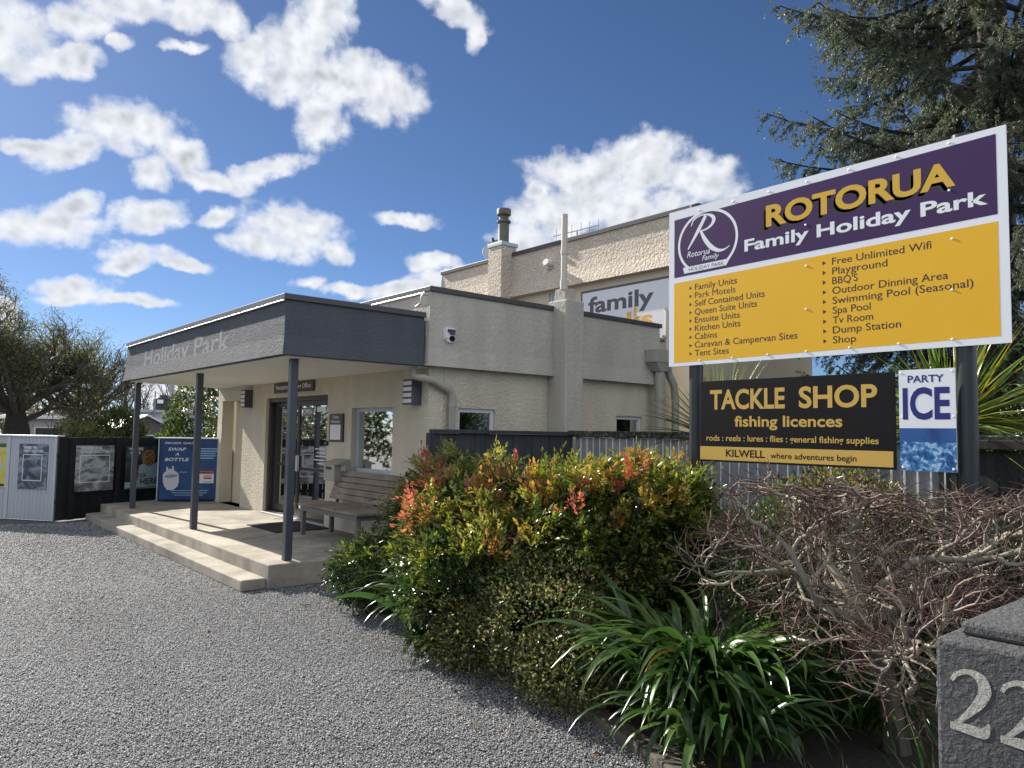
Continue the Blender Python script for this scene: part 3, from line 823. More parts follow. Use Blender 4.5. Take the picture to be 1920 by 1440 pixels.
c = MB(); c.prism([(3.185, 7.505, zt), (4.96, 7.505, zt), (5.0, 14.83, zt), (3.185, 14.08, zt)], [(3.185, 7.505, zt + 0.065), (4.96, 7.505, zt + 0.065), (5.0, 14.83, zt + 0.065), (3.185, 14.08, zt + 0.065)])
c.build('capping', M['cap'], can, bevel=0.006)
c = MB(); c.tube([(3.184, 7.52, zt - 0.011), (3.184, 14.07, zt - 0.009)], 0.008, 12); c.build('drip_edge', M['bead'], can, smooth=True)
for y in (7.80, 10.93, 14.22):
    c = MB(); c.box(3.40, 3.485, y - 0.0425, y + 0.0425, 0.25, zb - 0.009); c.build('post', M['post'], can, bevel=0.008)
ft = MB(); CF = Frame((3.182, 14.06, 0), (0, -1, 0))
text(ft, CF, 'Holiday Park', 1.15, 4.95, 2.60, 0.27, 0.0, bold=0.018)
ft.v = [(3.1940 + (z - 2.635) * 0.039, y, z) for x, y, z in ft.v]
ft.build('ghost_lettering', M['slate_letters'], can)

# downpipes on the side wall
dp = thing('downpipe', 'cream downpipe bent across the corner of the reception front wall', 'downpipe', (5.35, 7.48, 0))
m = MB(); m.tube([(4.86, 7.62, 2.43), (4.86, 7.6, 2.31), (4.93, 7.49, 2.29), (5.06, 7.475, 2.27), (5.30, 7.475, 2.17), (5.345, 7.475, 2.11), (5.345, 7.475, 0.05)], 0.045, 14)
m.tube([(5.345, 7.475, 2.02), (5.345, 7.475, 1.96)], 0.052, 14); m.build('pipe', M['pipe_grey'], dp, smooth=True)
dp = thing('downpipe', 'wide downpipe under a box rainhead at the far end of the side wall', 'downpipe', (9.2, 7.42, 0))
m = MB(); m.box(8.93, 9.40, 7.24, 7.45, 2.77, 2.97); m.prism([(9.07, 7.28, 2.64), (9.27, 7.28, 2.64), (9.27, 7.46, 2.64), (9.07, 7.46, 2.64)], [(8.96, 7.25, 2.769), (9.37, 7.25, 2.769), (9.37, 7.46, 2.769), (8.96, 7.46, 2.769)])
m.build('rainhead', M['pipe_grey'], dp, bevel=0.006)
m = MB(); m.tube([(9.17, 7.36, 2.66), (9.17, 7.36, 0.05)], 0.075, 16); m.tube([(9.17, 7.36, 2.25), (9.17, 7.36, 2.19)], 0.085, 16)
m.tube([(9.36, 7.38, 2.78), (9.40, 7.36, 2.6), (9.52, 7.36, 2.45), (9.56, 7.36, 2.2), (9.56, 7.36, 0.05)], 0.06, 14); m.build('pipe', M['pipe_grey'], dp, smooth=True)
vp = MB(); vp.tube([(9.40, 7.40, 2.98), (9.40, 7.40, 3.60), (9.40, 7.44, 3.66)], 0.036, 12); vp.tube([(9.33, 7.42, 3.2), (9.40, 7.40, 3.2)], 0.03, 8)
tag(vp.build('riser_pipe', M['pipe'], None, (9.4, 7.4, 3.0), smooth=True), 'short pale pipe standing above the box rainhead beside the big sign', 'pipe')
m = MB(); m.tube([(4.96, 7.50, 3.30), (4.90, 7.50, 3.30), (4.885, 7.50, 3.27), (4.885, 7.52, 3.19), (4.90, 7.60, 3.17), (4.92, 7.68, 3.17)], 0.016, 8)
tag(m.build('overflow_pipe', M['pipe'], None, (4.9, 7.5, 3.17), smooth=True), 'thin bent overflow pipe on the parapet just above the canopy roof', 'pipe')

# fittings on the front wall
def wall_lamp(yc, z0, z1, label):
    t = thing('wall_lamp', label, 'wall lamp', (4.98, yc, z0), 'slatted wall lamps on the reception front')
    m = MB(); m.box(4.945, 5.055, yc - 0.095, yc + 0.095, z0, z1)
    hh = (z1 - z0)
    for k in range(5):
        z = z0 + (hh - 0.022) * k / 4
        m.box(4.90, 4.944, yc - 0.10, yc + 0.10, z, z + 0.022)
    m.box(4.90, 4.944, yc - 0.105, yc - 0.095, z0, z1)
    m.build('housing', M['post'], t, bevel=0.003)
    for k in range(4):
        za = z0 + (hh - 0.022) * k / 4 + 0.024; zc = z0 + (hh - 0.022) * (k + 1) / 4 - 0.002
        g = MB(); g.box(4.908, 4.943, yc - 0.09, yc + 0.092, za, zc); g.build('diffuser', M['white'], t)


wall_lamp(7.80, 1.98, 2.29, 'dark louvred wall lamp by the corner downpipe, above the bench end')
wall_lamp(13.2, 2.03, 2.345, 'dark louvred wall lamp between the door and the alcove')
t = thing('reception_sign', 'long dark plum reception and booking office sign above the glass doors', 'sign', (5.04, 11.38, 2.25))
RF = Frame((5.03, 12.12, 0), (0, -1, 0))
m = MB(); m.obox(RF, 0, 1.485, -0.012, 0.012, 2.25, 2.415); m.build('board', M['plum'], t, bevel=0.003)
m = MB(); text(m, RF, 'Reception/Booking Office', 0.10, 1.40, 2.305, 0.072, 0.0145, bold=0.015); m.build('lettering', M['white'], t)
t = thing('camp_notice_board', 'narrow plum notice board with a white sheet beside the door', 'notice board', (5.04, 9.87, 1.49))
NF = Frame((5.02, 10.075, 0), (0, -1, 0))
m = MB(); m.obox(NF, 0, 0.41, -0.028, 0.0, 1.49, 1.89); m.build('board', M['plum'], t, bevel=0.003)
m = MB(); rect(m, NF, 0.04, 0.36, 1.52, 1.735, 0.0025); m.build('sheet', M['fam_white'], t)
m = MB(); text(m, NF, 'Camp', 0.11, 0.30, 1.825, 0.042, 0.003); text(m, NF, 'Notices', 0.07, 0.33, 1.76, 0.042, 0.003); m.build('lettering', M['white'], t)
t = thing('door_bell', 'tiny black bell push on the wall under the camp notice board', 'door bell', (5.04, 10.15, 1.46))
m = MB(); m.box(5.015, 5.049, 10.13, 10.18, 1.43, 1.50); m.build('plate', M['black'], t, bevel=0.006)
m = MB(); m.lathe((5.012, 10.155, 1.465), [(0.012, -0.008), (0.012, 0.008)], 10); m.build('button', M['lip'], t)
t = thing('letterbox', 'grey-beige metal drop box on the wall behind the bench end', 'letterbox', (5.04, 9.72, 0.95))
m = MB(); m.box(4.86, 5.045, 9.56, 9.88, 0.95, 1.18); m.build('body', M['pipe_grey'], t, bevel=0.008)
m = MB(); m.prism([(4.85, 9.45, 1.182), (5.045, 9.45, 1.182), (5.045, 9.9, 1.182), (4.85, 9.9, 1.182)], [(4.87, 9.45, 1.20), (5.045, 9.45, 1.255), (5.045, 9.9, 1.255), (4.87, 9.9, 1.20)])
m.box(4.95, 5.045, 9.42, 9.555, 1.09, 1.181); m.build('lid', M['pipe_grey'], t, bevel=0.004)
m = MB(); m.box(4.852, 4.859, 9.64, 9.80, 1.11, 1.145); m.build('label_plate', M['black'], t)
t = thing('alarm_siren', 'white alarm siren box with dark dome on the side parapet', 'alarm', (5.3, 7.44, 2.73))
AF = Frame((5.18, 7.462, 0), (1, 0, 0))
m = MB(); m.prism([AF.at(0, 2.78, 0), AF.at(0.15, 2.78, 0), AF.at(0.15, 2.92, 0), AF.at(0, 2.92, 0)], [AF.at(0.005, 2.785, 0.05), AF.at(0.145, 2.785, 0.05), AF.at(0.145, 2.915, 0.05), AF.at(0.005, 2.915, 0.05)])
m.prism([AF.at(0.0, 2.78, 0), AF.at(0.05, 2.735, 0), AF.at(0.10, 2.735, 0), AF.at(0.15, 2.78, 0)], [AF.at(0.005, 2.78, 0.05), AF.at(0.05, 2.74, 0.05), AF.at(0.10, 2.74, 0.05), AF.at(0.145, 2.78, 0.05)])
m.build('case', M['fam_white'], t, bevel=0.004)
m = MB(); m.obox(AF, 0.03, 0.14, 0.051, 0.058, 2.86, 2.90); m.obox(AF, 0.06, 0.14, 0.051, 0.058, 2.835, 2.855); m.obox(AF, 0.06, 0.07, 0.051, 0.058, 2.855, 2.86); m.build('label', M['sign_ink'], t)
m = MB(); c0 = AF.at(0.095, 2.79, 0.05); m.tube([c0, c0 + AF.n * 0.02, c0 + AF.n * 0.03], [0.036, 0.034, 0.016], 16); m.build('dome', M['sign_black'], t, smooth=True)

# bench
bn = thing('bench', 'weathered slatted wooden bench on the porch below the window', 'bench', (4.66, 8.86, 0.25))
m = MB()
for k in range(4): m.box(4.40 + k * 0.123, 4.40 + k * 0.123 + 0.115, 8.03, 9.69, 0.635, 0.672)
m.build('seat', M['bench'], bn, bevel=0.006)
m = MB()
for k in range(5):
    a = k / 5
    x0 = 4.86 + 0.15 * a; z0 = 0.72 + 0.385 * a
    m.prism([(x0, 8.03, z0), (x0 + 0.027, 8.03, z0 - 0.008), (x0 + 0.027, 9.69, z0 - 0.008), (x0, 9.69, z0)],
            [(x0 + 0.026, 8.03, z0 + 0.07), (x0 + 0.053, 8.03, z0 + 0.062), (x0 + 0.053, 9.69, z0 + 0.062), (x0 + 0.026, 9.69, z0 + 0.07)])
m.build('backrest', M['bench'], bn, bevel=0.005)
m = MB()
m.box(4.42, 4.46, 8.08, 9.64, 0.575, 0.632); m.box(4.84, 4.88, 8.08, 9.64, 0.575, 0.632)
m.box(4.46, 4.84, 8.08, 8.12, 0.575, 0.632); m.box(4.46, 4.84, 9.60, 9.64, 0.575, 0.632); m.build('seat_frame', M['bench_steel'], bn)
for y in (8.10, 9.60):
    m = MB(); m.box(4.425, 4.480, y - 0.027, y + 0.027, 0.25, 0.574); m.build('leg', M['bench_steel'], bn, bevel=0.004)
    m = MB(); m.box(4.84, 4.895, y - 0.027, y + 0.027, 0.25, 0.574); m.build('leg', M['bench_steel'], bn, bevel=0.004)
    m = MB(); m.prism([(4.90, y - 0.02, 0.56), (4.935, y - 0.02, 0.56), (4.935, y + 0.02, 0.56), (4.90, y + 0.02, 0.56)], [(5.015, y - 0.02, 1.09), (5.04, y - 0.02, 1.09), (5.04, y + 0.02, 1.09), (5.015, y + 0.02, 1.09)]); m.build('back_strut', M['bench_steel'], bn)
m = MB(); m.box(4.2, 5.0, 9.9, 10.95, 0.251, 0.266)
tag(m.build('door_mat', M['rubber'], None, (4.6, 10.4, 0.25), bevel=0.004), 'black rubber mat lying on the porch before the doors', 'mat')

# gas bottle cabinet
cab = thing('gas_bottle_cabinet', 'blue gas bottle swap cabinet at the far end of the porch', 'cabinet', (4.62, 15.0, 0.25))
GF = Frame((4.12, 15.25, 0), (1.0, -0.47, 0)); GW = 1.105
m = MB(); m.obox(GF, 0, GW, -0.55, 0, 0.27, 1.44); m.build('body', M['cage_side'], cab, bevel=0.01)
m = MB(); m.obox(GF, -0.09, GW + 0.02, -0.57, 0.02, 1.442, 1.465); m.build('lid', M['pale_tin'], cab, bevel=0.004)
m = MB(); m.obox(GF, 0.03, GW - 0.02, 0.001, 0.009, 0.31, 1.43); m.build('front_panel', M['cage_blue'], cab)
m = MB(); m.obox(GF, -0.02, -0.002, 0.0, 0.02, 0.27, 1.44); m.build('corner_trim', M['pale_tin'], cab)
m = MB(); text(m, GF, 'MOBIS GAS', 0.09, 0.60, 1.345, 0.036, 0.011, bold=0.018, shear=0.25)
text(m, GF, 'SWAP', 0.15, 0.47, 1.215, 0.062, 0.011, bold=0.02, shear=0.2); text(m, GF, 'A', 0.28, 0.35, 1.125, 0.052, 0.011, bold=0.02, shear=0.2); text(m, GF, 'BOTTLE', 0.10, 0.53, 1.02, 0.06, 0.011, bold=0.02, shear=0.2)
m.build('lettering', M['fam_white'], cab)
m = MB()
for k, (a_, b2) in enumerate(((0.73, 1.03), (0.73, 1.04), (0.73, 1.00), (0.72, 1.0), (0.72, 0.97))): rect(m, GF, a_, b2, 1.25 - k * 0.045, 1.27 - k * 0.045, 0.011)
for k, (a_, b2) in enumerate(((0.22, 0.90), (0.25, 0.87), (0.30, 0.80))): rect(m, GF, a_, b2, 0.455 - k * 0.042, 0.467 - k * 0.042, 0.011)
m.build('fine_print', M['text_blue'], cab)
m = MB()
m.add([GF.at(a_, b2, 0.0115) for a_, b2 in ((0.10, 0.80), (0.08, 0.76), (0.085, 0.62), (0.12, 0.53), (0.15, 0.50), (0.15, 0.475), (0.27, 0.475), (0.30, 0.50), (0.345, 0.54), (0.365, 0.63), (0.36, 0.76), (0.33, 0.81), (0.27, 0.845), (0.265, 0.925), (0.235, 0.925), (0.235, 0.87), (0.165, 0.87), (0.165, 0.91), (0.135, 0.91), (0.135, 0.83))], [tuple(range(20))[::-1]])
m.cur = 1
m.add([GF.at(0.225 + 0.12 * math.cos(t_), 0.735 + 0.032 * math.sin(t_) + 0.012 * math.cos(t_), 0.0128) for t_ in [i * math.pi / 10 for i in range(20)]], [tuple(range(20))])
rect(m, GF, 0.37, 0.50, 0.80, 0.82, 0.0115)
m.build('bottle_picture', [M['bottle_white'], M['bottle_shade']], cab)
m = MB(); rect(m, GF, 0.64, 0.985, 0.60, 0.835, 0.0115); m.cur = 1; rect(m, GF, 0.64, 0.985, 0.775, 0.835, 0.0125)
m.cur = 2; m.add([GF.at(0.69, 0.675, 0.0128), GF.at(0.735, 0.72, 0.0128), GF.at(0.69, 0.765, 0.0128), GF.at(0.645, 0.72, 0.0128)], [(0, 1, 2, 3)]); rect(m, GF, 0.80, 0.95, 0.68, 0.71, 0.0128)
m.cur = 3
for a_, b2, z_ in ((0.65, 0.73, 0.645), (0.80, 0.95, 0.745), (0.80, 0.94, 0.725), (0.8, 0.95, 0.62)): rect(m, GF, a_, b2, z_, z_ + 0.008, 0.0128)
text(m, GF, 'FLAMMABLE', 0.72, 0.95, 0.79, 0.028, 0.0135, bold=0.018)
m.build('hazard_notice', [M['fam_white'], M['orange_red'], M['red'], M['sign_ink']], cab)

# ------------------------------------------------------------------ enclosure and black fence with posters
enc = thing('corrugated_fence', 'white corrugated steel fence panel at the end of the black fence', 'fence', (1.6, 16.1, 0))
EF = Frame((0.75, 17.30, 0), (0.591, -0.806, 0)); EL = 2.79
cv = []; nn = 300
for i in range(nn):
    u = EL * i / (nn - 1); d_ = 0.017 * math.cos(2 * math.pi * u / 0.080)
    cv.append((u, d_))
V = [EF.at(u, 0.02, d_) for u, d_ in cv] + [EF.at(u, 1.455, d_) for u, d_ in cv]
V = [tuple(v) for v in V]
np_mesh('front_sheet', V, np.array([(i, i + 1, nn + i + 1, nn + i) for i in range(nn - 1)]), M['corr'], enc, smooth=True)
m = MB(); m.obox(EF, -0.05, EL + 0.025, -0.12, 0.035, 1.455, 1.485); m.build('lid', M['roof_white'], enc, bevel=0.004)
m = MB(); m.obox(EF, EL - 0.045, EL + 0.012, -0.02, 0.021, 0.01, 1.454); m.build('corner_trim', M['corr'], enc, bevel=0.004)
m = MB(); m.obox(EF, EL - 1.0 - 0.05, EL - 1.0 + 0.03, 0.0, 0.021, 0.02, 1.454); m.build('cover_strip', M['corr'], enc, bevel=0.004)
m = MB(); m.obox(EF, EL - 0.03, EL - 0.002, -0.10, -0.03, 0.01, 1.454); m.obox(EF, 0, EL, -0.10, -0.08, 0.01, 1.454); m.build('back_rail', M['corr'], enc)

fen = thing('black_timber_fence', 'black stained timber fence of close boards behind the porch end', 'fence', (3.3, 15.4, 0))
FF = Frame((2.42, 15.0, 0), (0.914, 0.406, 0)); FL = 2.4
m = MB(); k = 0; u = 0.0
while u < FL:
    wd = 0.142 if k % 3 else 0.148
    m.obox(FF, u, min(u + wd, FL), -0.022 - 0.004 * (k % 2), 0.0 - 0.004 * (k % 2), 0.02, 1.465 - 0.006 * ((k * 7) % 4)); u += wd + (0.006 if k % 2 else 0.0045); k += 1
m.build('boards', M['black_fence'], fen, bevel=0.002)
m = MB(); m.obox(FF, 0, FL, -0.07, -0.028, 0.3, 0.38); m.obox(FF, 0, FL, -0.07, -0.028, 1.1, 1.18); m.build('rail', M['black_fence'], fen)
for u in (0.25, 1.12, 2.1):
    m = MB(); m.obox(FF, u - 0.05, u + 0.05, 0.0005, 0.045, 0.02, 1.45); m.build('post', M['black_fence'], fen, bevel=0.003)


def poster(fr, u0, u1, v0, v1, mats, label, draw):
    c = fr.at((u0 + u1) / 2, v0, 0)
    t = thing('poster', label, 'poster', c, 'posters along the entrance fence')
    m = MB(); m.obox(fr, u0, u1, 0.0172, 0.0185, v0, v1); m.build('sheet', mats[0], t)
    m = MB(); draw(m); m.build('print', mats[1], t)


M['pic_blue'] = picture('grey_water_picture', [(0.30, (0.012, 0.015, 0.022)), (0.47, (0.06, 0.075, 0.10)), (0.58, (0.22, 0.26, 0.32)), (0.72, (0.08, 0.09, 0.12))], 4, 5, (1, 1, 1.6), 0.3)
M['pic_white'] = picture('grey_surf_picture', [(0.30, (0.03, 0.035, 0.04)), (0.45, (0.16, 0.19, 0.20)), (0.56, (0.42, 0.47, 0.50)), (0.68, (0.13, 0.14, 0.16))], 3.5, 5, (1, 1, 2.2), 0.3)
M['pic_green'] = picture('dark_teal_picture', [(0.3, (0.008, 0.02, 0.018)), (0.5, (0.02, 0.05, 0.045)), (0.7, (0.10, 0.15, 0.14))], 3, 3, (1, 1, 1), 0.3)
M['pic_food'] = picture('food_picture', [(0.3, (0.02, 0.03, 0.01)), (0.48, (0.22, 0.08, 0.03)), (0.6, (0.45, 0.30, 0.12)), (0.72, (0.10, 0.14, 0.03))], 30, 4, (1, 1, 1), 0.4)
M['pic_teal'] = plain('pale_teal_print', (0.33, 0.43, 0.45), 0.4)
M['pic_map'] = picture('yellow_map_picture', [(0.3, (0.20, 0.30, 0.05)), (0.45, (0.50, 0.45, 0.04)), (0.6, (0.55, 0.48, 0.10)), (0.72, (0.35, 0.40, 0.42))], 5, 3, (1, 1, 1.5), 0.35)


def draw_soothes(m):
    a = EL - 0.78; text(m, EF, 'WHERE THE', a + 0.10, a + 0.37, 1.245, 0.045, 0.0195, bold=0.02); text(m, EF, 'EARTH SOOTHES.', a + 0.10, a + 0.52, 1.185, 0.045, 0.0195, bold=0.02)
    rect_line(m, EF, a + 0.09, a + 0.50, 0.69, 1.15, 0.012, 0.0195)


def draw_excites(m):
    text(m, FF, 'WHERE THE', 0.36, 0.76, 1.245, 0.042, 0.0655, bold=0.02); text(m, FF, 'EARTH EXCITES.', 0.36, 0.91, 1.18, 0.042, 0.0655, bold=0.02)
    rect_line(m, FF, 0.35, 0.93, 0.65, 1.14, 0.014, 0.0655)


def draw_map(m):
    a = EL - 1.62
    rect(m, EF, a + 0.02, a + 0.56, 0.575, 0.62, 0.0195); m.cur = 1
    text(m, EF, 'MAPS', a + 0.30, a + 0.45, 1.02, 0.07, 0.0195); m.cur = 2
    m.add([EF.at(a + 0.44 + 0.055 * math.cos(t_), 0.93 + 0.055 * math.sin(t_), 0.0198) for t_ in [i * math.pi / 9 for i in range(18)]], [tuple(range(18))]); m.cur = 3
    rect(m, EF, a + 0.03, a + 0.56, 1.26, 1.33, 0.0195)


def draw_here(m):
    def el(cu, cv, ru, rv, w): m.add([FF.at(cu + ru * math.cos(t_), cv + rv * math.sin(t_), w) for t_ in [i * math.pi / 12 for i in range(24)]], [tuple(range(24))])
    m.add([FF.at(a_, b_, 0.0660) for a_, b_ in ((1.25, 0.50), (2.0, 0.48), (2.0, 0.98), (1.88, 0.97), (1.78, 0.90), (1.62, 0.96), (1.54, 0.92), (1.50, 0.60), (1.25, 0.62))], [tuple(range(9))])
    m.cur = 1; el(1.74, 1.07, 0.155, 0.155, 0.0668)
    m.cur = 2; text(m, FF, 'WHERE', 1.30, 1.62, 1.215, 0.05, 0.0668, bold=0.02); text(m, FF, 'TASTE', 1.33, 1.56, 1.14, 0.045, 0.0668, bold=0.02)
    m.cur = 3; text(m, FF, 'BOOK', 1.46, 1.71, 0.70, 0.07, 0.0676, bold=0.02); text(m, FF, 'HERE', 1.57, 1.96, 0.565, 0.11, 0.0676, bold=0.02); rect(m, FF, 1.30, 1.98, 0.50, 0.512, 0.0676)


a_ = EL - 0.78
poster(EF, EL - 1.62, EL - 1.04, 0.56, 1.35, [M['pic_map'], [M['sign_ink'], M['white'], M['text_blue'], M['pic_green']]], 'yellow map poster on the white corrugated panel, cut by the picture edge', draw_map)
poster(EF, a_, a_ + 0.61, 0.545, 1.33, [M['pic_blue'], M['fam_white']], 'dark poster headed EARTH SOOTHES on the corrugated panel', draw_soothes)
FFp = Frame(FF.at(0, 0, 0.046), FF.r)
t = None
poster(FFp, 0.27, 1.01, 0.50, 1.31, [M['pic_white'], M['fam_white']], 'pale poster headed EARTH EXCITES on the black fence', draw_excites)
poster(FFp, 1.25, 2.01, 0.475, 1.30, [M['pic_green'], [M['pic_teal'], M['pic_food'], M['fam_white'], M['sign_ink']]], 'poster with a food bowl reading BOOK HERE behind the porch post', draw_here)

# ------------------------------------------------------------------ two-storey hall behind
hall = thing('hall_building', 'taller pinkish cream stucco building with parapet rising behind the reception', 'building', (11.5, 10.8, 0))
HF = Frame((10.0, 14.3, 0), (0, -1, 0)); HU = lambda y: 14.3 - y
m = MB(); hw = (HU(10.78), HU(10.38), 3.85, 4.42)
wall_grid(m, HF, (0, HU(7.3)), (0, 4.6), [hw], 0.25)
m.box(10.25, 13.7, 7.3, 7.55, 0, 4.6); m.box(13.45, 13.7, 7.55, 14.3, 0, 4.6); m.box(10.25, 13.45, 14.05, 14.3, 0, 4.6)
m.build('wall', M['smooth_cream'], hall)
m = MB()
y0, y1 = 7.22, 14.36
prof = [(9.84, 4.46), (9.885, 4.70), (9.90, 4.9), (9.90, 5.34)]
for (xa, za), (xb, zc) in zip(prof[:-1], prof[1:]):
    m.add([(xa, y0 - (10 - xa) * .3, za), (xa, y1, za), (xb, y1, zc), (xb, y0 - (10 - xb) * .3, zc)], [(3, 2, 1, 0)])
m.add([(9.84, y0 - .05, 4.46), (10.0, y0 - .05, 4.46), (10.0, y1, 4.46), (9.84, y1, 4.46)], [(0, 3, 2, 1)])
m.add([(9.84, y0 - .048, 4.46), (9.885, y0 - .035, 4.7), (9.90, y0 - .03, 5.34), (13.75, y0 - .03, 5.34), (13.75, y0 - .048, 4.46)], [(0, 1, 2, 3, 4)[::-1]])
m.add([(9.90, y0 - .03, 5.34), (13.75, y0 - .03, 5.34), (13.75, y1, 5.34), (9.90, y1, 5.34)], [(0, 1, 2, 3)])
m.add([(9.84, y1, 4.46), (9.90, y1, 5.34), (13.75, y1, 5.34), (13.75, y1, 4.46)], [(0, 1, 2, 3)])
band = m.build('parapet', M['hall'], hall)
m = MB(); m.box(9.875, 13.78, y0 - .06, y1 + .03, 5.341, 5.40); m.build('parapet_capping', M['cap'], band, bevel=0.005)
m = MB(); m.box(9.862, 9.897, y0 - .05, y1 + .02, 5.322, 5.336); m.build('drip_edge', M['tin'], band)
m = MB(); m.box(9.60, 10.0, 11.80, 12.24, 2.5, 5.52); ch = m.build('chimney', M['hall'], hall, bevel=0.012)
m = MB(); m.box(9.585, 10.03, 11.785, 12.255, 5.521, 5.60); m.build('chimney_cap', M['pale_tin'], ch, bevel=0.006)
m = MB(); m.lathe((9.83, 12.03, 5.60), [(0.140, 0.0), (0.13, 0.02), (0.115, 0.06), (0.112, 0.44), (0.148, 0.47), (0.150, 0.50), (0.10, 0.53), (0.098, 0.60), (0.148, 0.63), (0.150, 0.74), (0.142, 0.755), (0.03, 0.77)], 24)
m.build('flue', M['tin'], ch, smooth=True)
window_part(hall, HF, *hw, M['white_alu'], set_back=0.03, fw=0.045)
m = MB(); m.box(10.5, 10.52, 10.2, 11.0, 3.6, 4.45); m.build('window_blind', M['sign_purple'], hall)

FS = Frame((9.955, 9.86, 0), (0, -1, 0), 0.25)
t = thing('wall_banner', 'pale family parks sign board with charcoal border on the taller wall', 'sign', (9.95, 8.7, 3.3))
m = MB(); m.obox(FS, 0, 2.42, -0.04, 0.0, 3.25, 4.325); m.build('border', M['fam_grey'], t, bevel=0.003)
m = MB(); m.obox(FS, 0.045, 2.375, 0.001, 0.005, 3.29, 4.282); m.build('board', M['fam_white'], t)
m = MB(); text(m, FS, 'family', 0.20, 1.74, 3.885, 0.30, 0.0065, bold=0.028)
m.cur = 1; text(m, FS, 'parks', 0.20, 1.72, 3.51, 0.30, 0.0065, bold=0.028); rect(m, FS, 1.30, 1.362, 3.72, 3.875, 0.0070); m.build('lettering', [M['fam_grey'], M['fam_orange']], t)
t = thing('security_light', 'small round security light on the taller wall near the chimney', 'light fitting', (9.89, 10.64, 4.93))
m = MB(); m.box(9.86, 9.899, 10.58, 10.70, 4.86, 4.95); m.build('bracket', M['pipe_grey'], t, bevel=0.006)
m = MB(); m.tube([(9.86, 10.63, 4.95), (9.80, 10.63, 4.97), (9.74, 10.62, 4.99)], [0.035, 0.06, 0.07], 14); m.build('lamp_head', M['white'], t, smooth=True)
t = thing('satellite_dish', 'grey satellite dish on the roof edge half hidden by the chimney', 'satellite dish', (10.6, 13.1, 5.4))
m = MB(); cc = Vector((10.45, 13.02, 5.70)); ax = Vector((-0.55, -0.45, 0.35)).normalized(); e1 = ax.cross(Vector((0, 0, 1))).normalized(); e2 = ax.cross(e1)
rings = []
for i in range(6):
    r_ = 0.31 * i / 5; rings.append([cc + ax * (0.10 * (i / 5) ** 2) + (e1 * math.cos(a) + e2 * math.sin(a)) * max(r_, 0.004) for a in [k * math.pi / 14 for k in range(28)]])
m.add([p for r_ in rings for p in r_], [(i * 28 + k, i * 28 + (k + 1) % 28, (i + 1) * 28 + (k + 1) % 28, (i + 1) * 28 + k) for i in range(5) for k in range(28)])
d_ = m.build('dish', M['pale_tin'], t, smooth=True); sm = d_.modifiers.new('thick', 'SOLIDIFY'); sm.thickness = 0.012
m = MB(); m.tube([cc - ax * 0.02, cc - ax * 0.15, (10.68, 13.02, 5.40)], 0.022, 8); m.build('mount', M['tin'], t)
m = MB(); m.tube([cc - e2 * 0.29 + ax * 0.1, cc + ax * 0.42], 0.010, 6); m.tube([cc + ax * 0.40, cc + ax * 0.50], 0.03, 8); m.build('feed_arm', M['tin'], t)
t = thing('tv_aerial', 'thin television aerial standing on the roof of the taller building', 'aerial', (12.0, 12.03, 5.4))
m = MB(); m.tube([(12, 12.03, 5.39), (12, 12.03, 6.31)], 0.016, 8); m.build('mast', M['alu'], t)
m = MB(); m.tube([(12, 12.82, 6.33), (12, 11.34, 6.30)], 0.012, 6)
for k, yy in enumerate((12.72, 12.35, 12.20, 11.9, 11.63, 11.36)):
    ln = 0.19 - 0.014 * k
    m.tube([(12 - 0.0, yy, 6.32 - ln), (12, yy, 6.32 + ln)], 0.006, 5)
m.tube([(12, 12.3, 6.15), (12, 12.03, 6.0)], 0.008, 5)
m.build('boom', M['alu'], t)

# ------------------------------------------------------------------ side fences
sf = thing('slate_fence', 'dark slate board fence running along the reception side wall', 'fence', (5.9, 7.05, 0))
m = MB(); x = 4.79; k = 0
while x < 6.98:
    wd = 0.145
    m.box(x, min(x + wd, 6.99), 7.045 + 0.005 * (k % 2), 7.07 + 0.005 * (k % 2), 0, 1.64); x += wd + 0.004; k += 1
m.build('boards', M['dark_fence'], sf, bevel=0.002)
m = MB(); m.box(4.765, 6.985, 7.00, 7.10, 1.642, 1.685); m.build('top_rail', M['dark_fence'], sf, bevel=0.004)
m = MB(); m.box(4.765, 4.86, 7.072, 7.16, 0, 1.641); m.build('post', M['dark_fence'], sf, bevel=0.004)
gf = thing('grey_board_fence', 'grey board fence with pale strips painted for light in its gaps and mossy capping behind the signs', 'fence', (7.0, 5.0, 0))
m = MB(); y = 7.02; bt = MB(); k = 0
while y > 2.62:
    m.box(7.02, 7.042, y - 0.100, y, 0, 1.62 - 0.004 * (k % 3)); bt.box(7.006, 7.0195, y - 0.111, y - 0.098, 0, 1.62); y -= 0.112; k += 1
m.build('boards', M['grey_fence'], gf, bevel=0.002); bt.build('gap_light_strips', M['gap_light'], gf)  # thin strips paint the bright light seen in the board gaps
m = MB()
yy = 7.12
while yy > 2.7:
    ln = 1.1; m.box(6.965, 7.075, yy - ln + 0.004, yy, 1.621, 1.70); yy -= ln
m.build('capping', M['moss'], gf, bevel=0.012)
df = thing('brown_fence', 'dark brown paling fence with a flat rail beyond the right sign post', 'fence', (7.0, 1.2, 0))
m = MB(); y = 2.60; k = 0
while y > -1.5:
    m.box(7.01 + 0.008 * (k % 2), 7.032 + 0.008 * (k % 2), y - 0.146, y, 0, 1.58 - 0.01 * ((k * 5) % 3)); y -= 0.151; k += 1
m.build('boards', M['brown_fence'], df, bevel=0.002)
m = MB(); m.box(6.955, 7.085, -1.5, 2.60, 1.585, 1.66); m.build('capping', M['brown_fence'], df, bevel=0.006)

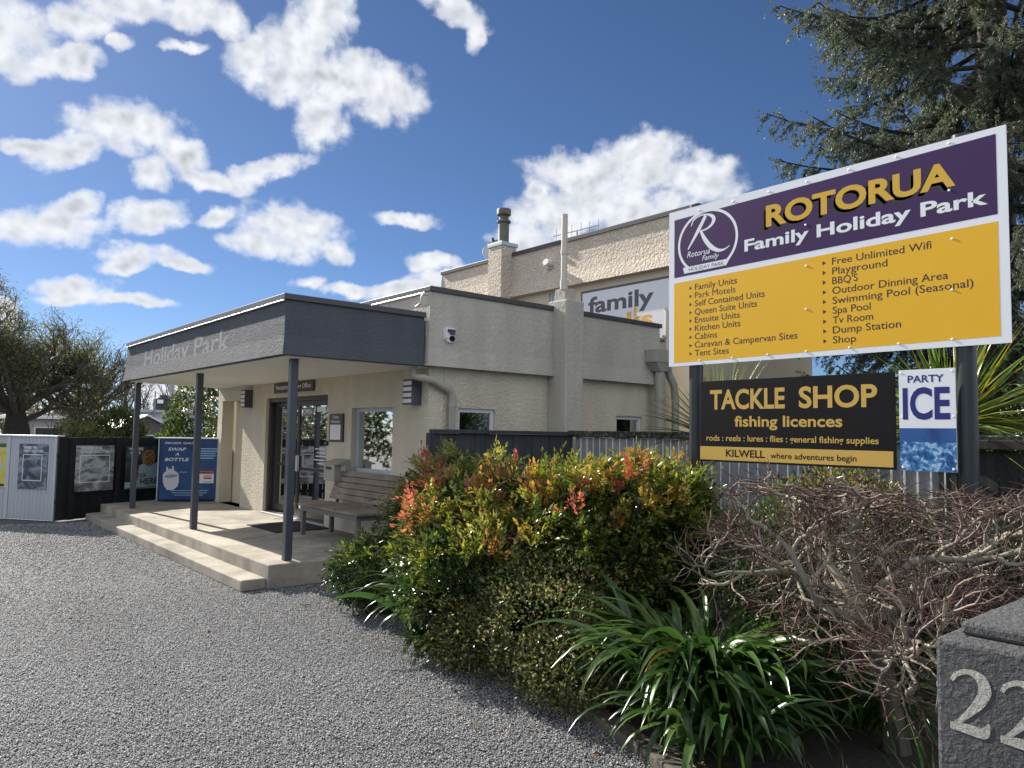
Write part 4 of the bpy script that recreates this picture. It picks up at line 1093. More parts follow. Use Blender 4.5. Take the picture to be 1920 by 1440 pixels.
# ------------------------------------------------------------------ signs
XS, YL, Z0, SW, SH = 5.1, 3.996, 2.236, 2.52, 1.325
sg = thing('holiday_park_sign', 'large purple and yellow holiday park sign board on two black posts', 'sign', (5.16, 2.75, 0))
SF = Frame((XS, YL, Z0), (0, -1, 0), 0.2)
m = MB(); m.obox(SF, 0, SW, -0.014, 0, 0, SH)
bolts = [(0.307, 1.285), (0.63, 1.285), (0.945, 1.288), (1.25, 1.29), (1.564, 1.297), (1.882, 1.30), (2.208, 1.30), (0.31, 0.035), (0.618, 0.037), (0.926, 0.04), (1.234, 0.042), (1.551, 0.045), (1.879, 0.045), (2.201, 0.047), (1.24, 0.667), (1.237, 0.35), (2.213, 0.682), (2.207, 0.359), (1.239, 0.971), (2.202, 0.996)]
for u, v in bolts: m.tube([SF.at(u, v, 0.0), SF.at(u, v, 0.020), SF.at(u, v, 0.028)], [0.0085, 0.008, 0.004], 8)
m.build('board', M['sign_white'], sg)
m = MB(); m.add([SF.at(*p, 0.0025) for p in ((0.055, 0.752), (2.467, 0.786), (2.467, 1.283), (0.055, 1.25))], [(0, 1, 2, 3)]); m.build('purple_panel', M['sign_purple'], sg)
m = MB(); m.add([SF.at(*p, 0.0025) for p in ((0.053, 0.028), (2.467, 0.044), (2.467, 0.742), (0.053, 0.706))], [(0, 1, 2, 3)]); m.build('yellow_panel', M['sign_yellow'], sg)
SFs = SF
m = MB()
# shadows, then letters
text(m, SF, 'ROTORUA', 0.885, 2.205, 0.985, 0.165, 0.0038, bold=0.036); text(m, SF, 'ROTORUA', 0.903, 2.222, 0.999, 0.165, 0.0038, bold=0.036)
text(m, SF, 'Family Holiday Park', 0.742, 2.427, 0.85, 0.094, 0.0038, bold=0.026)
m.build('letter_shadow', M['sign_ink'], sg)
m = MB(); text(m, SF, 'ROTORUA', 0.918, 2.239, 1.018, 0.165, 0.0050, bold=0.036); m.build('gold_lettering', M['sign_gold'], sg)
m = MB(); text(m, SF, 'Family Holiday Park', 0.731, 2.417, 0.86, 0.094, 0.0050, bold=0.026)
ribbon(m, SF, [(0.228, 1.165), (0.256, 1.213), (0.319, 1.236), (0.387, 1.232), (0.439, 1.205), (0.449, 1.172), (0.424, 1.135), (0.375, 1.112), (0.317, 1.106)], [0.008, 0.012, 0.010, 0.014, 0.030, 0.034, 0.022, 0.014, 0.010], 0.0045)
ribbon(m, SF, [(0.372, 1.226), (0.30, 1.118), (0.196, 0.975)], [0.028, 0.034, 0.012], 0.0046)
ribbon(m, SF, [(0.322, 1.108), (0.363, 1.031), (0.423, 0.957), (0.489, 0.917), (0.548, 0.914), (0.599, 0.937)], [0.020, 0.036, 0.040, 0.028, 0.014, 0.005], 0.0047)
# ring, cut at the foot of the purple panel
ca, cb, rr = 0.384, 1.010, 0.280
pts = [(ca + rr * math.cos(a), cb + rr * 0.95 * math.sin(a)) for a in [math.radians(-58 + k * (296 / 40)) for k in range(41)]]
pts = [p for p in pts if p[1] < 1.262]
ring = [(ca + rr * math.cos(math.radians(-57 + 294 * k / 36)), cb + 0.255 * math.sin(math.radians(-57 + 294 * k / 36))) for k in range(37)]
ribbon(m, SF, ring, [0.022] * 37, 0.0044, n=2)
text(m, SF, 'Rotorua', 0.186, 0.412, 0.905, 0.048, 0.0048, bold=0.004, shear=0.3); text(m, SF, 'Family', 0.335, 0.50, 0.857, 0.040, 0.0048, bold=0.004, shear=0.3)
m.add([SF.at(*p, 0.0046) for p in ((0.158, 0.775), (0.565, 0.782), (0.600, 0.832), (0.145, 0.826))], [(0, 1, 2, 3)])
m.build('white_lettering', M['sign_white'], sg)
m = MB(); text(m, SF, 'HOLIDAY PARK', 0.205, 0.545, 0.788, 0.030, 0.0056, bold=0.002)
Lf = [('Family Units', 0.663), ('Park Motels', 0.650), ('Self Contained Units', 0.905), ('Queen Suite Units', 0.838), ('Ensuite Units', 0.688), ('Kitchen Units', 0.693), ('Cabins', 0.48), ('Caravan & Campervan Sites', 1.167), ('Tent Sites', 0.588)]
Rt = [('Free Unlimited Wifi', 2.091), ('Playground', 1.815), ("BBQ'S", 1.615), ('Outdoor Dinning Area', 2.185), ('Swimming Pool (Seasonal)', 2.327), ('Spa Pool', 1.70), ('Tv Room', 1.715), ('Dump Station', 1.895), ('Shop', 1.597)]
for i, (s_, ue) in enumerate(Lf):
    v = 0.622 - i * 0.0685
    text(m, SF, s_, 0.265, ue, v, 0.050, 0.004, bold=0.0 if 'M' in s_ else 0.006); m.add([SF.at(0.212, v + 0.006, 0.004), SF.at(0.236, v + 0.022, 0.004), SF.at(0.212, v + 0.038, 0.004)], [(0, 1, 2)])
for i, (s_, ue) in enumerate(Rt):
    v = 0.643 - i * 0.0700
    text(m, SF, s_, 1.434, ue, v, 0.050, 0.004, bold=0.005); m.add([SF.at(1.364, v + 0.006, 0.004), SF.at(1.389, v + 0.022, 0.004), SF.at(1.364, v + 0.038, 0.004)], [(0, 1, 2)])
m.build('dark_lettering', M['sign_ink'], sg)
for py in (3.77, 1.742):
    m = MB(); m.tube([(5.172, py, 0), (5.172, py, 3.59)], 0.0565, 28); m.build('post', M['tube_black'], sg, smooth=True)
m = MB()
for zz in (2.45, 3.35): m.box(5.115, 5.150, 1.6, 3.9, zz, zz + 0.04)
m.build('back_rail', M['tube_black'], sg)

ts = thing('tackle_shop_sign', 'black and mustard tackle shop sign between the sign posts', 'sign', (5.09, 2.95, 1.46))
TF = Frame((5.09, 3.682, 0), (0, -1, 0), 0.25)
m = MB(); m.obox(TF, 0.012, 1.54, -0.012, 0, 1.455, 2.098); m.build('board', M['sign_black'], ts, bevel=0.002)
m = MB(); rect(m, TF, 0.012, 1.522, 1.47, 1.575, 0.002)


def tackle_word(s_, u0, u1):
    text(m, TF, s_, u0, u1, 1.868, 0.155, 0.0022, bold=0.028)


tackle_word('TACKLE', 0.105, 0.755); tackle_word('SHOP', 0.865, 1.425)
text(m, TF, 'fishing licences', 0.33, 1.185, 1.733, 0.082, 0.0022, bold=0.022)
text(m, TF, 'rods : reels : lures : flies : general fishing supplies', 0.072, 1.43, 1.62, 0.046, 0.0022, bold=0.014)
m.build('mustard_lettering', M['sign_mustard'], ts)
m = MB(); text(m, TF, 'KILWELL', 0.252, 0.59, 1.498, 0.056, 0.0036, bold=0.022); text(m, TF, 'where adventures begin', 0.636, 1.28, 1.498, 0.043, 0.0036, bold=0.012); m.build('black_lettering', M['sign_black'], ts)
ic = thing('party_ice_sign', 'white and blue party ice sign beside the right black post', 'sign', (5.09, 2.03, 1.46))
IF = Frame((5.09, 3.930, 0), (0, -1, 0), 0.3)
m = MB(); m.obox(IF, 1.812, 2.150, -0.01, 0, 1.455, 2.104)
for u, v in ((1.826, 2.085), (2.132, 2.085), (1.828, 1.80), (2.134, 1.80), (1.83, 1.475), (2.13, 1.475)): m.tube([IF.at(u, v, 0), IF.at(u, v, 0.008)], [0.009, 0.006], 8)
m.build('board', M['sign_white'], ic, bevel=0.001)
m = MB(); text(m, IF, 'PARTY', 1.868, 2.085, 2.02, 0.047, 0.002, bold=0.022); text(m, IF, 'ICE', 1.835, 2.118, 1.783, 0.205, 0.002, bold=0.030); m.build('lettering', M['navy'], ic)
m = MB(); rect(m, IF, 1.812, 2.150, 1.456, 1.64, 0.0015); m.cur = 1; rect(m, IF, 1.812, 2.150, 1.64, 1.728, 0.0015); m.build('ice_print', [M['ice'], M['ice_sky']], ic)

# ------------------------------------------------------------------ stone pillar with the number
pl = thing('stone_pillar', 'dark rendered gate pillar with pale number 22 and stepped cap', 'pillar', (2.55, 0.50, 0))
m = MB(); m.box(2.25, 2.95, 0.15, 0.853, 0, 1.113); m.build('shaft', M['pillar'], pl, bevel=0.012)
m = MB(); m.box(2.335, 2.87, 0.19, 0.818, 1.114, 1.150); m.build('cap', M['pillar'], pl, bevel=0.010)
PF = Frame((2.25, 0.853, 0), (0, -1, 0), 0.4); m = MB()


def digit2(du):
    q = lambda y, z: (0.853 - y + du, z)
    ribbon(m, PF, [q(0.812, 1.008), q(0.800, 1.026), q(0.772, 1.039), q(0.742, 1.028), q(0.733, 0.998), q(0.748, 0.962), q(0.783, 0.918), q(0.815, 0.884)], [0.010, 0.012, 0.014, 0.026, 0.031, 0.026, 0.014, 0.010], 0.0022)
    ribbon(m, PF, [q(0.817, 0.889), q(0.775, 0.890), q(0.738, 0.890), q(0.724, 0.918)], [0.018, 0.026, 0.028, 0.004], 0.0030)


digit2(0.0); digit2(0.118)
m.build('number', M['digit'], pl)

# ------------------------------------------------------------------ vegetation builders
def unit(v):
    return v / (np.linalg.norm(v, axis=-1, keepdims=True) + 1e-9)


def rand_dir(n):
    return unit(RNG.normal(size=(n, 3)))


def side_of(D, tilt=0.5):
    """a side vector roughly level, so that leaves face the sky"""
    up = np.array([0, 0, 1.0]) + RNG.normal(size=D.shape) * tilt
    return unit(np.cross(D, up))


def leaf_blades(P, D, S, L, W, fold=0.25):
    """one folded diamond blade per row -> verts, faces"""
    n = len(P); Nn = unit(np.cross(S, D))
    L = np.broadcast_to(L, n)[:, None]; W = np.broadcast_to(W, n)[:, None]
    a = P; b = P + D * L * 0.42 + S * W * 0.5 + Nn * W * fold; c = P + D * L - Nn * L * 0.06; d = P + D * L * 0.42 - S * W * 0.5 + Nn * W * fold
    V = np.stack([a, b, c, d], 1).reshape(-1, 3)
    k = np.arange(n)[:, None] * 4
    F = np.concatenate([np.stack([k + 0, k + 1, k + 2], 2), np.stack([k + 0, k + 2, k + 3], 2)], 1).reshape(-1, 3)
    return V, F


def strap_leaves(P, az, e0, bend, L, W, K=9, fold=0.18, point=3.0, twist=0.25):
    """arching straps: start at P, azimuth az, elevation e0, bending down"""
    n = len(P); t = np.linspace(0, 1, K + 1)
    el = e0[:, None] - bend[:, None] * t[None] ** 1.25
    azs = az[:, None] + twist * RNG.normal(size=(n, 1)) * t[None] ** 2
    dirs = np.stack([np.cos(el) * np.cos(azs), np.cos(el) * np.sin(azs), np.sin(el)], 2)
    step = (L / K)[:, None, None]
    mid = P[:, None] + np.concatenate([np.zeros((n, 1, 3)), np.cumsum(dirs[:, :-1] * step, 1)], 1)
    S = unit(np.cross(dirs, np.array([0, 0, 1.0]) + 0.35 * RNG.normal(size=(n, 1, 3))))
    Nn = np.cross(S, dirs)
    w = W[:, None] * (0.72 + 0.28 * np.sin(np.pi * np.clip(t, 0, 1)))[None] * (1 - t[None] ** point)
    w = np.maximum(w, 0.0008)[:, :, None]
    V = np.stack([mid + S * w / 2 + Nn * w * fold, mid, mid - S * w / 2 + Nn * w * fold], 2)   # n,K+1,3,3
    base = (np.arange(n) * (K + 1) * 3)[:, None]
    i = np.arange(K)[None] * 3 + base
    F = np.concatenate([np.stack([i, i + 1, i + 4, i + 3], 2), np.stack([i + 1, i + 2, i + 5, i + 4], 2)], 1).reshape(-1, 4)
    return V.reshape(-1, 3), F, 2 * K


def tubes(polys, sides=5):
    """polys: [(pts K,3, radii K)] -> verts, quads, faces per poly"""
    groups = {}
    for i, (p, r) in enumerate(polys): groups.setdefault(len(p), []).append(i)
    Vs, Fs, idx = [], [], []; off = 0
    for K, ids in groups.items():
        P = np.array([polys[i][0] for i in ids], float); R = np.array([polys[i][1] for i in ids], float)
        T = unit(np.gradient(P, axis=1)); mean = unit(P[:, -1] - P[:, 0])
        ref = np.where(np.abs(mean[:, 2:3]) > 0.85, np.array([[1.0, 0, 0]]), np.array([[0, 0, 1.0]]))
        X = unit(np.cross(T, ref[:, None])); Y = np.cross(T, X)
        a = np.arange(sides) * 2 * np.pi / sides
        V = P[:, :, None] + (X[:, :, None] * np.cos(a)[:, None] + Y[:, :, None] * np.sin(a)[:, None]) * R[:, :, None, None]
        n = len(ids); b = (np.arange(n) * K * sides)[:, None, None] + off
        kk = np.arange(K - 1)[None, :, None] * sides; s = np.arange(sides)[None, None]
        s2 = (s + 1) % sides
        F = np.stack([b + kk + s, b + kk + s2, b + kk + sides + s2, b + kk + sides + s], 3).reshape(-1, 4)
        Vs.append(V.reshape(-1, 3)); Fs.append(F); idx.append(np.repeat(ids, (K - 1) * sides)); off += n * K * sides
    return np.concatenate(Vs), np.concatenate(Fs), np.concatenate(idx)


def grow(p0, d0, length, r0, r1, K, wob=0.2, lift=0.0, rng=random):
    """one wandering branch: K points"""
    p = np.array(p0, float); d = np.array(d0, float); pts = [p.copy()]; st = length / (K - 1)
    for _ in range(K - 1):
        d = d + np.array([rng.gauss(0, wob), rng.gauss(0, wob), rng.gauss(0, wob) + lift]); d /= np.linalg.norm(d)
        p = p + d * st; pts.append(p.copy())
    return np.array(pts), np.linspace(r0, r1, K)


def fork(d, angle, rng=random, flat=0.0):
    """direction turned away from d by angle at a random roll"""
    d = np.array(d, float); d /= np.linalg.norm(d)
    q = np.array([rng.gauss(0, 1), rng.gauss(0, 1), rng.gauss(0, 1) * (1 - flat)]); q -= d * q.dot(d); q /= np.linalg.norm(q) + 1e-9
    v = d * math.cos(angle) + q * math.sin(angle)
    return v / np.linalg.norm(v)


def branching(p0, d0, spec, rng=random):
    """spec per level: (children, length, r0, r1, K, wobble, lift, angle, start fraction, flat)"""
    out = []; cur = [(np.array(p0, float), np.array(d0, float), 1.0)]
    for lv, (nch, ln, r0, r1, K, wob, lift, ang, sf, flat) in enumerate(spec):
        nxt = []
        for (p, d, sc) in cur:
            s = sc * rng.uniform(0.75, 1.2)
            pts, rad = grow(p, d, ln * s, r0, r1, K, wob, lift, rng)
            out.append((lv, pts, rad))
            if lv + 1 < len(spec):
                n2 = spec[lv + 1][0]; a2 = spec[lv + 1][7]; sf2 = spec[lv + 1][8]; fl = spec[lv + 1][9]
                for k in range(n2):
                    f = sf2 + (1 - sf2) * (k + rng.uniform(0.2, 1.0)) / n2; f = min(f, 1.0)
                    i = f * (K - 1); j = int(min(i, K - 2)); fr = i - j
                    q = pts[j] * (1 - fr) + pts[j + 1] * fr; dd = pts[j + 1] - pts[j]
                    nxt.append((q, fork(dd, a2 * rng.uniform(0.7, 1.25), rng, fl), 1.15 - 0.45 * f))
        cur = nxt
    return out


def ellipsoid_points(ells, n, lo=0.72, hi=1.06, zmin=0.06, inner=0.70, lump=0.12):
    """points near the outer skin of a union of ellipsoids, with their outward direction"""
    vol = np.array([(r[0] * r[1] + r[1] * r[2] + r[0] * r[2]) for c, r in ells]); pr = vol / vol.sum()
    P, O, FR = [], [], []
    got = 0
    while got < n:
        k = RNG.choice(len(ells), n, p=pr); C = np.array([e[0] for e in ells], float)[k]; R = np.array([e[1] for e in ells], float)[k]
        u = rand_dir(n); f = RNG.uniform(lo, hi, n) ** 0.8
        f = f * (1 + lump * np.sin(u[:, 0] * 5 + C[:, 0] * 9) * np.cos(u[:, 1] * 6 + C[:, 1] * 7) + lump * 0.6 * np.sin(u[:, 2] * 9 + C[:, 0] * 5 + u[:, 0] * 4))
        p = C + u * R * f[:, None]; ok = p[:, 2] > zmin
        for c, r in ells:
            q = np.linalg.norm((p - np.array(c)) / np.array(r), axis=1); ok &= q > inner
        o = unit(u / R)
        P.append(p[ok]); O.append(o[ok]); FR.append(f[ok]); got += int(ok.sum())
        if len(P) > 60: break
    return np.concatenate(P)[:n], np.concatenate(O)[:n], np.concatenate(FR)[:n]


def jitter(col, amt):
    """per-row brightness and hue unevenness"""
    n = len(col)
    return np.clip(col * (1 + amt * RNG.normal(size=(n, 1))) * (1 + 0.25 * amt * RNG.normal(size=(n, 3))), 0.003, 1)


def pick(n, cols, weights):
    w = np.array(weights, float); w = w / w.sum()
    return np.array(cols)[RNG.choice(len(cols), n, p=w)]


# ------------------------------------------------------------------ nandina hedge
RED, ORG, YEL, GRN, DRK = (0.31, 0.085, 0.06), (0.34, 0.175, 0.06), (0.25, 0.24, 0.055), (0.10, 0.125, 0.030), (0.032, 0.052, 0.018)


def nandina(label, ells, n, redness=1.0, top=1.5, group='nandina bushes along the bed'):
    c = np.mean([e[0] for e in ells], 0)
    root = thing('nandina_bush', label, 'bush', (c[0], c[1], 0.05), group)
    # shoots: each a rosette of leaf sprays of one age and colour
    ns = int(n / 5.6)
    Q, QO, qf = ellipsoid_points(ells, ns, lo=0.66, hi=1.08); ns = len(Q)
    hgt = np.clip((Q[:, 2] - 0.40) / (top - 0.40), 0, 1)
    clump = 0.5 + 0.5 * np.sin(Q[:, 0] * 5.3 + 1.3) * np.sin(Q[:, 1] * 4.7 + 0.4)
    tip = np.clip((qf - 0.78) / 0.2, 0, 1)
    score = (hgt ** 1.3) * tip * (0.30 + 0.8 * clump) * redness + 0.20 * RNG.normal(size=ns)
    sc = np.where((score > 0.86)[:, None], pick(ns, [RED, ORG, (0.40, 0.14, 0.09)], (2, 3, 2)),
         np.where((score > 0.55)[:, None], pick(ns, [ORG, YEL, (0.30, 0.22, 0.05)], (2, 3, 3)),
         np.where((score > 0.20)[:, None], pick(ns, [YEL, (0.17, 0.20, 0.03), (0.12, 0.16, 0.03), GRN], (1.6, 3, 3, 2.5)), pick(ns, [GRN, DRK, (0.045, 0.075, 0.02)], (2, 5, 4)))))
    m = 7
    P = np.repeat(Q, m, 0) + RNG.normal(size=(ns * m, 3)) * 0.035; O = np.repeat(QO, m, 0); col = jitter(np.repeat(sc, m, 0), 0.10); n = len(P)
    young = np.repeat(score > 0.55, m)
    D = unit(O * 0.8 + np.array([0, 0, 0.32]) + RNG.normal(size=(n, 3)) * 0.75)
    D[young] = unit(D[young] + np.array([0, 0, 0.55]))
    S = side_of(D, 0.35); Nn = np.cross(S, D)
    k = 9
    t = np.tile(np.linspace(0.12, 1.0, k), (n, 1)) * RNG.uniform(0.85, 1.1, (n, k))
    sd = np.where(np.arange(k) % 2 == 0, 1, -1)[None] * RNG.uniform(0.45, 1.25, (n, k)) * (1.12 - t)
    ln = RNG.uniform(0.08, 0.15, n) * np.where(young, 1.1, 1.0)
    pp = P[:, None] + D[:, None] * (t * ln[:, None])[:, :, None] + Nn[:, None] * (RNG.normal(size=(n, k)) * 0.008 - 0.03 * t ** 2)[:, :, None]
    dd = D[:, None] * np.cos(sd)[:, :, None] + S[:, None] * np.sin(sd)[:, :, None] + Nn[:, None] * (RNG.normal(size=(n, k)) * 0.25 - 0.25 * t)[:, :, None]
    dd = unit(dd.reshape(-1, 3)); pp = pp.reshape(-1, 3)
    ss = unit(np.cross(dd, np.repeat(Nn, k, 0) + 0.45 * RNG.normal(size=dd.shape)))
    L = RNG.uniform(0.028, 0.058, n * k)
    V, F = leaf_blades(pp, dd, ss, L, L * RNG.uniform(0.34, 0.52, n * k), fold=0.16)
    col = jitter(np.repeat(col, k, 0), 0.14)
    np_mesh('foliage', V, F, M['leaf'], root, col=np.repeat(col, 2, 0))
    # canes from the ground
    polys = []
    for e in ells:
        for _ in range(16):
            b = np.array([e[0][0] + random.gauss(0, 0.16), e[0][1] + random.gauss(0, 0.2), 0.04])
            q = P[RNG.integers(0, n)]
            mid = (b + q) / 2 + np.array([0, 0, 0.12]); polys.append((np.array([b, (b + mid) / 2, mid, q]), np.array([0.008, 0.007, 0.006, 0.004])))
    v, f, _ = tubes(polys, 5)
    np_mesh('stems', v, f, M['bark_twig'], root)


nandina('tall red-tipped nandina bush at the middle of the bed, against the left sign post', [((4.45, 3.95, 0.79), (0.62, 0.62, 0.61)), ((4.72, 3.78, 0.85), (0.44, 0.44, 0.50))], 4200, 0.95, 1.40)
nandina('broad yellow and orange nandina bush in the middle of the bed below the slate fence', [((4.10, 4.55, 0.69), (0.68, 0.62, 0.67)), ((3.98, 4.1, 0.62), (0.55, 0.55, 0.55)), ((4.3, 4.35, 0.74), (0.6, 0.6, 0.60))], 5200, 0.9, 1.36)
nandina('nandina bush with bright red tips leaning over the gravel near the bench end', [((3.66, 4.95, 0.66), (0.50, 0.52, 0.54)), ((3.45, 4.5, 0.48), (0.46, 0.50, 0.46))], 3600, 1.2, 1.12)
nandina('shaded dark nandina bush between the bench and the slate fence', [((4.55, 6.35, 0.78), (0.55, 0.60, 0.62)), ((4.10, 5.85, 0.62), (0.5, 0.5, 0.5))], 2800, 0.85, 1.3)
nandina('small low yellow-green nandina bush at the porch corner', [((3.62, 6.15, 0.36), (0.34, 0.40, 0.28))], 800, 0.9, 0.75)


def small_shrub(label, ells, n, leaf, cols, wts, mat='leaf_small', name='shrub', cat='shrub', group=None, aspect=0.5, lo=0.6, up=0.4, stems=True, zmin=0.04, inner=0.55):
    c = np.mean([e[0] for e in ells], 0)
    root = thing(name, label, cat, (c[0], c[1], 0.0), group)
    P, O, fr = ellipsoid_points(ells, n, lo=lo, zmin=zmin, inner=inner); n = len(P)
    D = unit(O + np.array([0, 0, up]) + RNG.normal(size=(n, 3)) * 0.75)
    S = side_of(D, 0.8)
    L = leaf * RNG.uniform(0.7, 1.3, n)
    V, F = leaf_blades(P, D, S, L, L * aspect)
    col = jitter(pick(n, cols, wts), 0.25)
    np_mesh('foliage', V, F, M[mat], root, col=np.repeat(col, 2, 0))
    if stems:
        polys = []
        for _ in range(14):
            b = np.array([c[0] + random.gauss(0, 0.06), c[1] + random.gauss(0, 0.06), 0.0]); q = P[RNG.integers(0, n)]
            m_ = (b * 0.45 + q * 0.55) + np.array([0, 0, 0.05]); s_ = max(0.3, ells[0][1][2])
            polys.append((np.array([b, (b + m_) / 2, m_, q]), np.array([0.016, 0.013, 0.009, 0.004]) * s_))
        v, f, _ = tubes(polys, 5); np_mesh('stems', v, f, M['bark_twig'], root)
    return root


OLV = [(0.11, 0.12, 0.04), (0.065, 0.085, 0.028), (0.19, 0.18, 0.07), (0.14, 0.10, 0.06)]
small_shrub('small-leaved olive green shrub spilling over the kerb between the two strap-leaf clumps', [((3.52, 3.72, 0.38), (0.52, 0.55, 0.42)), ((3.32, 4.2, 0.25), (0.36, 0.42, 0.28)), ((3.32, 3.3, 0.24), (0.36, 0.4, 0.26))], 20000, 0.027, OLV, (4, 4, 3, 1), aspect=0.6)
small_shrub('dark small-leaved shrub tangled in the bare maple below the tackle sign', [((4.75, 2.75, 0.75), (0.45, 0.5, 0.50)), ((4.3, 2.55, 0.55), (0.35, 0.4, 0.4))], 12000, 0.024, [(0.04, 0.065, 0.02), (0.065, 0.09, 0.025), (0.025, 0.045, 0.015)], (4, 2, 4), aspect=0.6)
small_shrub('dark leafy hedge filling the bed in front of the brown fence', [((6.2, 1.4, 0.55), (0.45, 1.5, 0.55)), ((5.9, 0.6, 0.5), (0.5, 0.6, 0.5))], 14000, 0.045, [(0.018, 0.035, 0.012), (0.03, 0.05, 0.015), (0.012, 0.022, 0.010)], (4, 2, 4), name='hedge', cat='hedge')
small_shrub('dark evergreen filler shrub between the bare maple and the fence', [((5.7, 3.1, 0.62), (0.5, 0.75, 0.52)), ((5.55, 2.2, 0.65), (0.5, 0.7, 0.55))], 11000, 0.04, [(0.02, 0.035, 0.014), (0.035, 0.055, 0.018), (0.014, 0.024, 0.010)], (4, 2, 4), aspect=0.5)
small_shrub('thin yellow and orange shrub top showing under the tackle shop sign', [((5.9, 2.95, 0.95), (0.45, 0.6, 0.47))], 4200, 0.06, [YEL, GRN, ORG, DRK], (3, 4, 1, 3), mat='leaf', aspect=0.35)


def strap_clump(label, x, y, n, L, W, name='agapanthus', cat='plant', spread=0.10, e=(45, 88), bend=(1.3, 2.5), cols=((0.036, 0.080, 0.018), (0.062, 0.115, 0.026), (0.022, 0.052, 0.012)), wts=(4, 3, 3), z=0.06, mat='leaf_strap', point=4.0, K=9, group='strap-leaf clumps in the bed', yellow=0.03, twist=0.25, fold=0.18, parent=None, pname='leaves'):
    root = thing(name, label, cat, (x, y, z), group) if parent is None else parent
    P = np.stack([x + RNG.normal(size=n) * spread, y + RNG.normal(size=n) * spread, np.full(n, z)], 1)
    az = np.arctan2(P[:, 1] - y, P[:, 0] - x) + RNG.normal(size=n) * 0.7
    V, F, per = strap_leaves(P, az, np.radians(RNG.uniform(e[0], e[1], n)), RNG.uniform(bend[0], bend[1], n), L * RNG.uniform(0.7, 1.15, n), W * RNG.uniform(0.75, 1.2, n), K=K, point=point, twist=twist, fold=fold)
    col = jitter(pick(n, cols, wts), 0.18)
    yl = RNG.uniform(0, 1, n) < yellow; col[yl] = (0.35, 0.24, 0.03)
    if pname == 'leaves' and parent is None and name == 'agapanthus': pname = 'leaves'
    np_mesh(pname, V, F, M[mat], root, col=np.repeat(col, per, 0) if False else np.concatenate([np.repeat(col, per, 0)]), smooth=True)
    return root


strap_clump('large glossy agapanthus clump arching over the kerb in front of the bare maple', 3.66, 2.62, 330, 0.80, 0.052, spread=0.15, e=(62, 90), bend=(1.7, 2.9), yellow=0.005, z=0.16)
strap_clump('smaller glossy agapanthus clump at the kerb edge before the large clump', 3.36, 2.28, 120, 0.58, 0.046, spread=0.12, e=(55, 90), bend=(1.6, 2.8), yellow=0.0, z=0.08)
strap_clump('small agapanthus clump at the gravel edge below the red-tipped nandina', 3.42, 4.92, 80, 0.80, 0.044, spread=0.07, e=(60, 89), bend=(1.7, 2.8), yellow=0.0)
strap_clump('dark agapanthus clump in the shade at the foot of the bare maple', 4.35, 2.1, 90, 0.70, 0.034)
strap_clump('low tuft of bright grass at the picture foot beside the stone pillar', 3.15, 1.55, 60, 0.20, 0.010, name='grass_tuft', cat='grass tuft', spread=0.09, e=(50, 90), bend=(0.4, 1.2), cols=((0.10, 0.15, 0.03), (0.16, 0.20, 0.05), (0.07, 0.11, 0.02)), group=None)
strap_clump('flax-like tuft with thin leaves behind the stone pillar', 3.5, 1.25, 50, 0.30, 0.012, name='grass_tuft', cat='grass tuft', spread=0.08, e=(45, 88), bend=(0.6, 1.4), group=None)

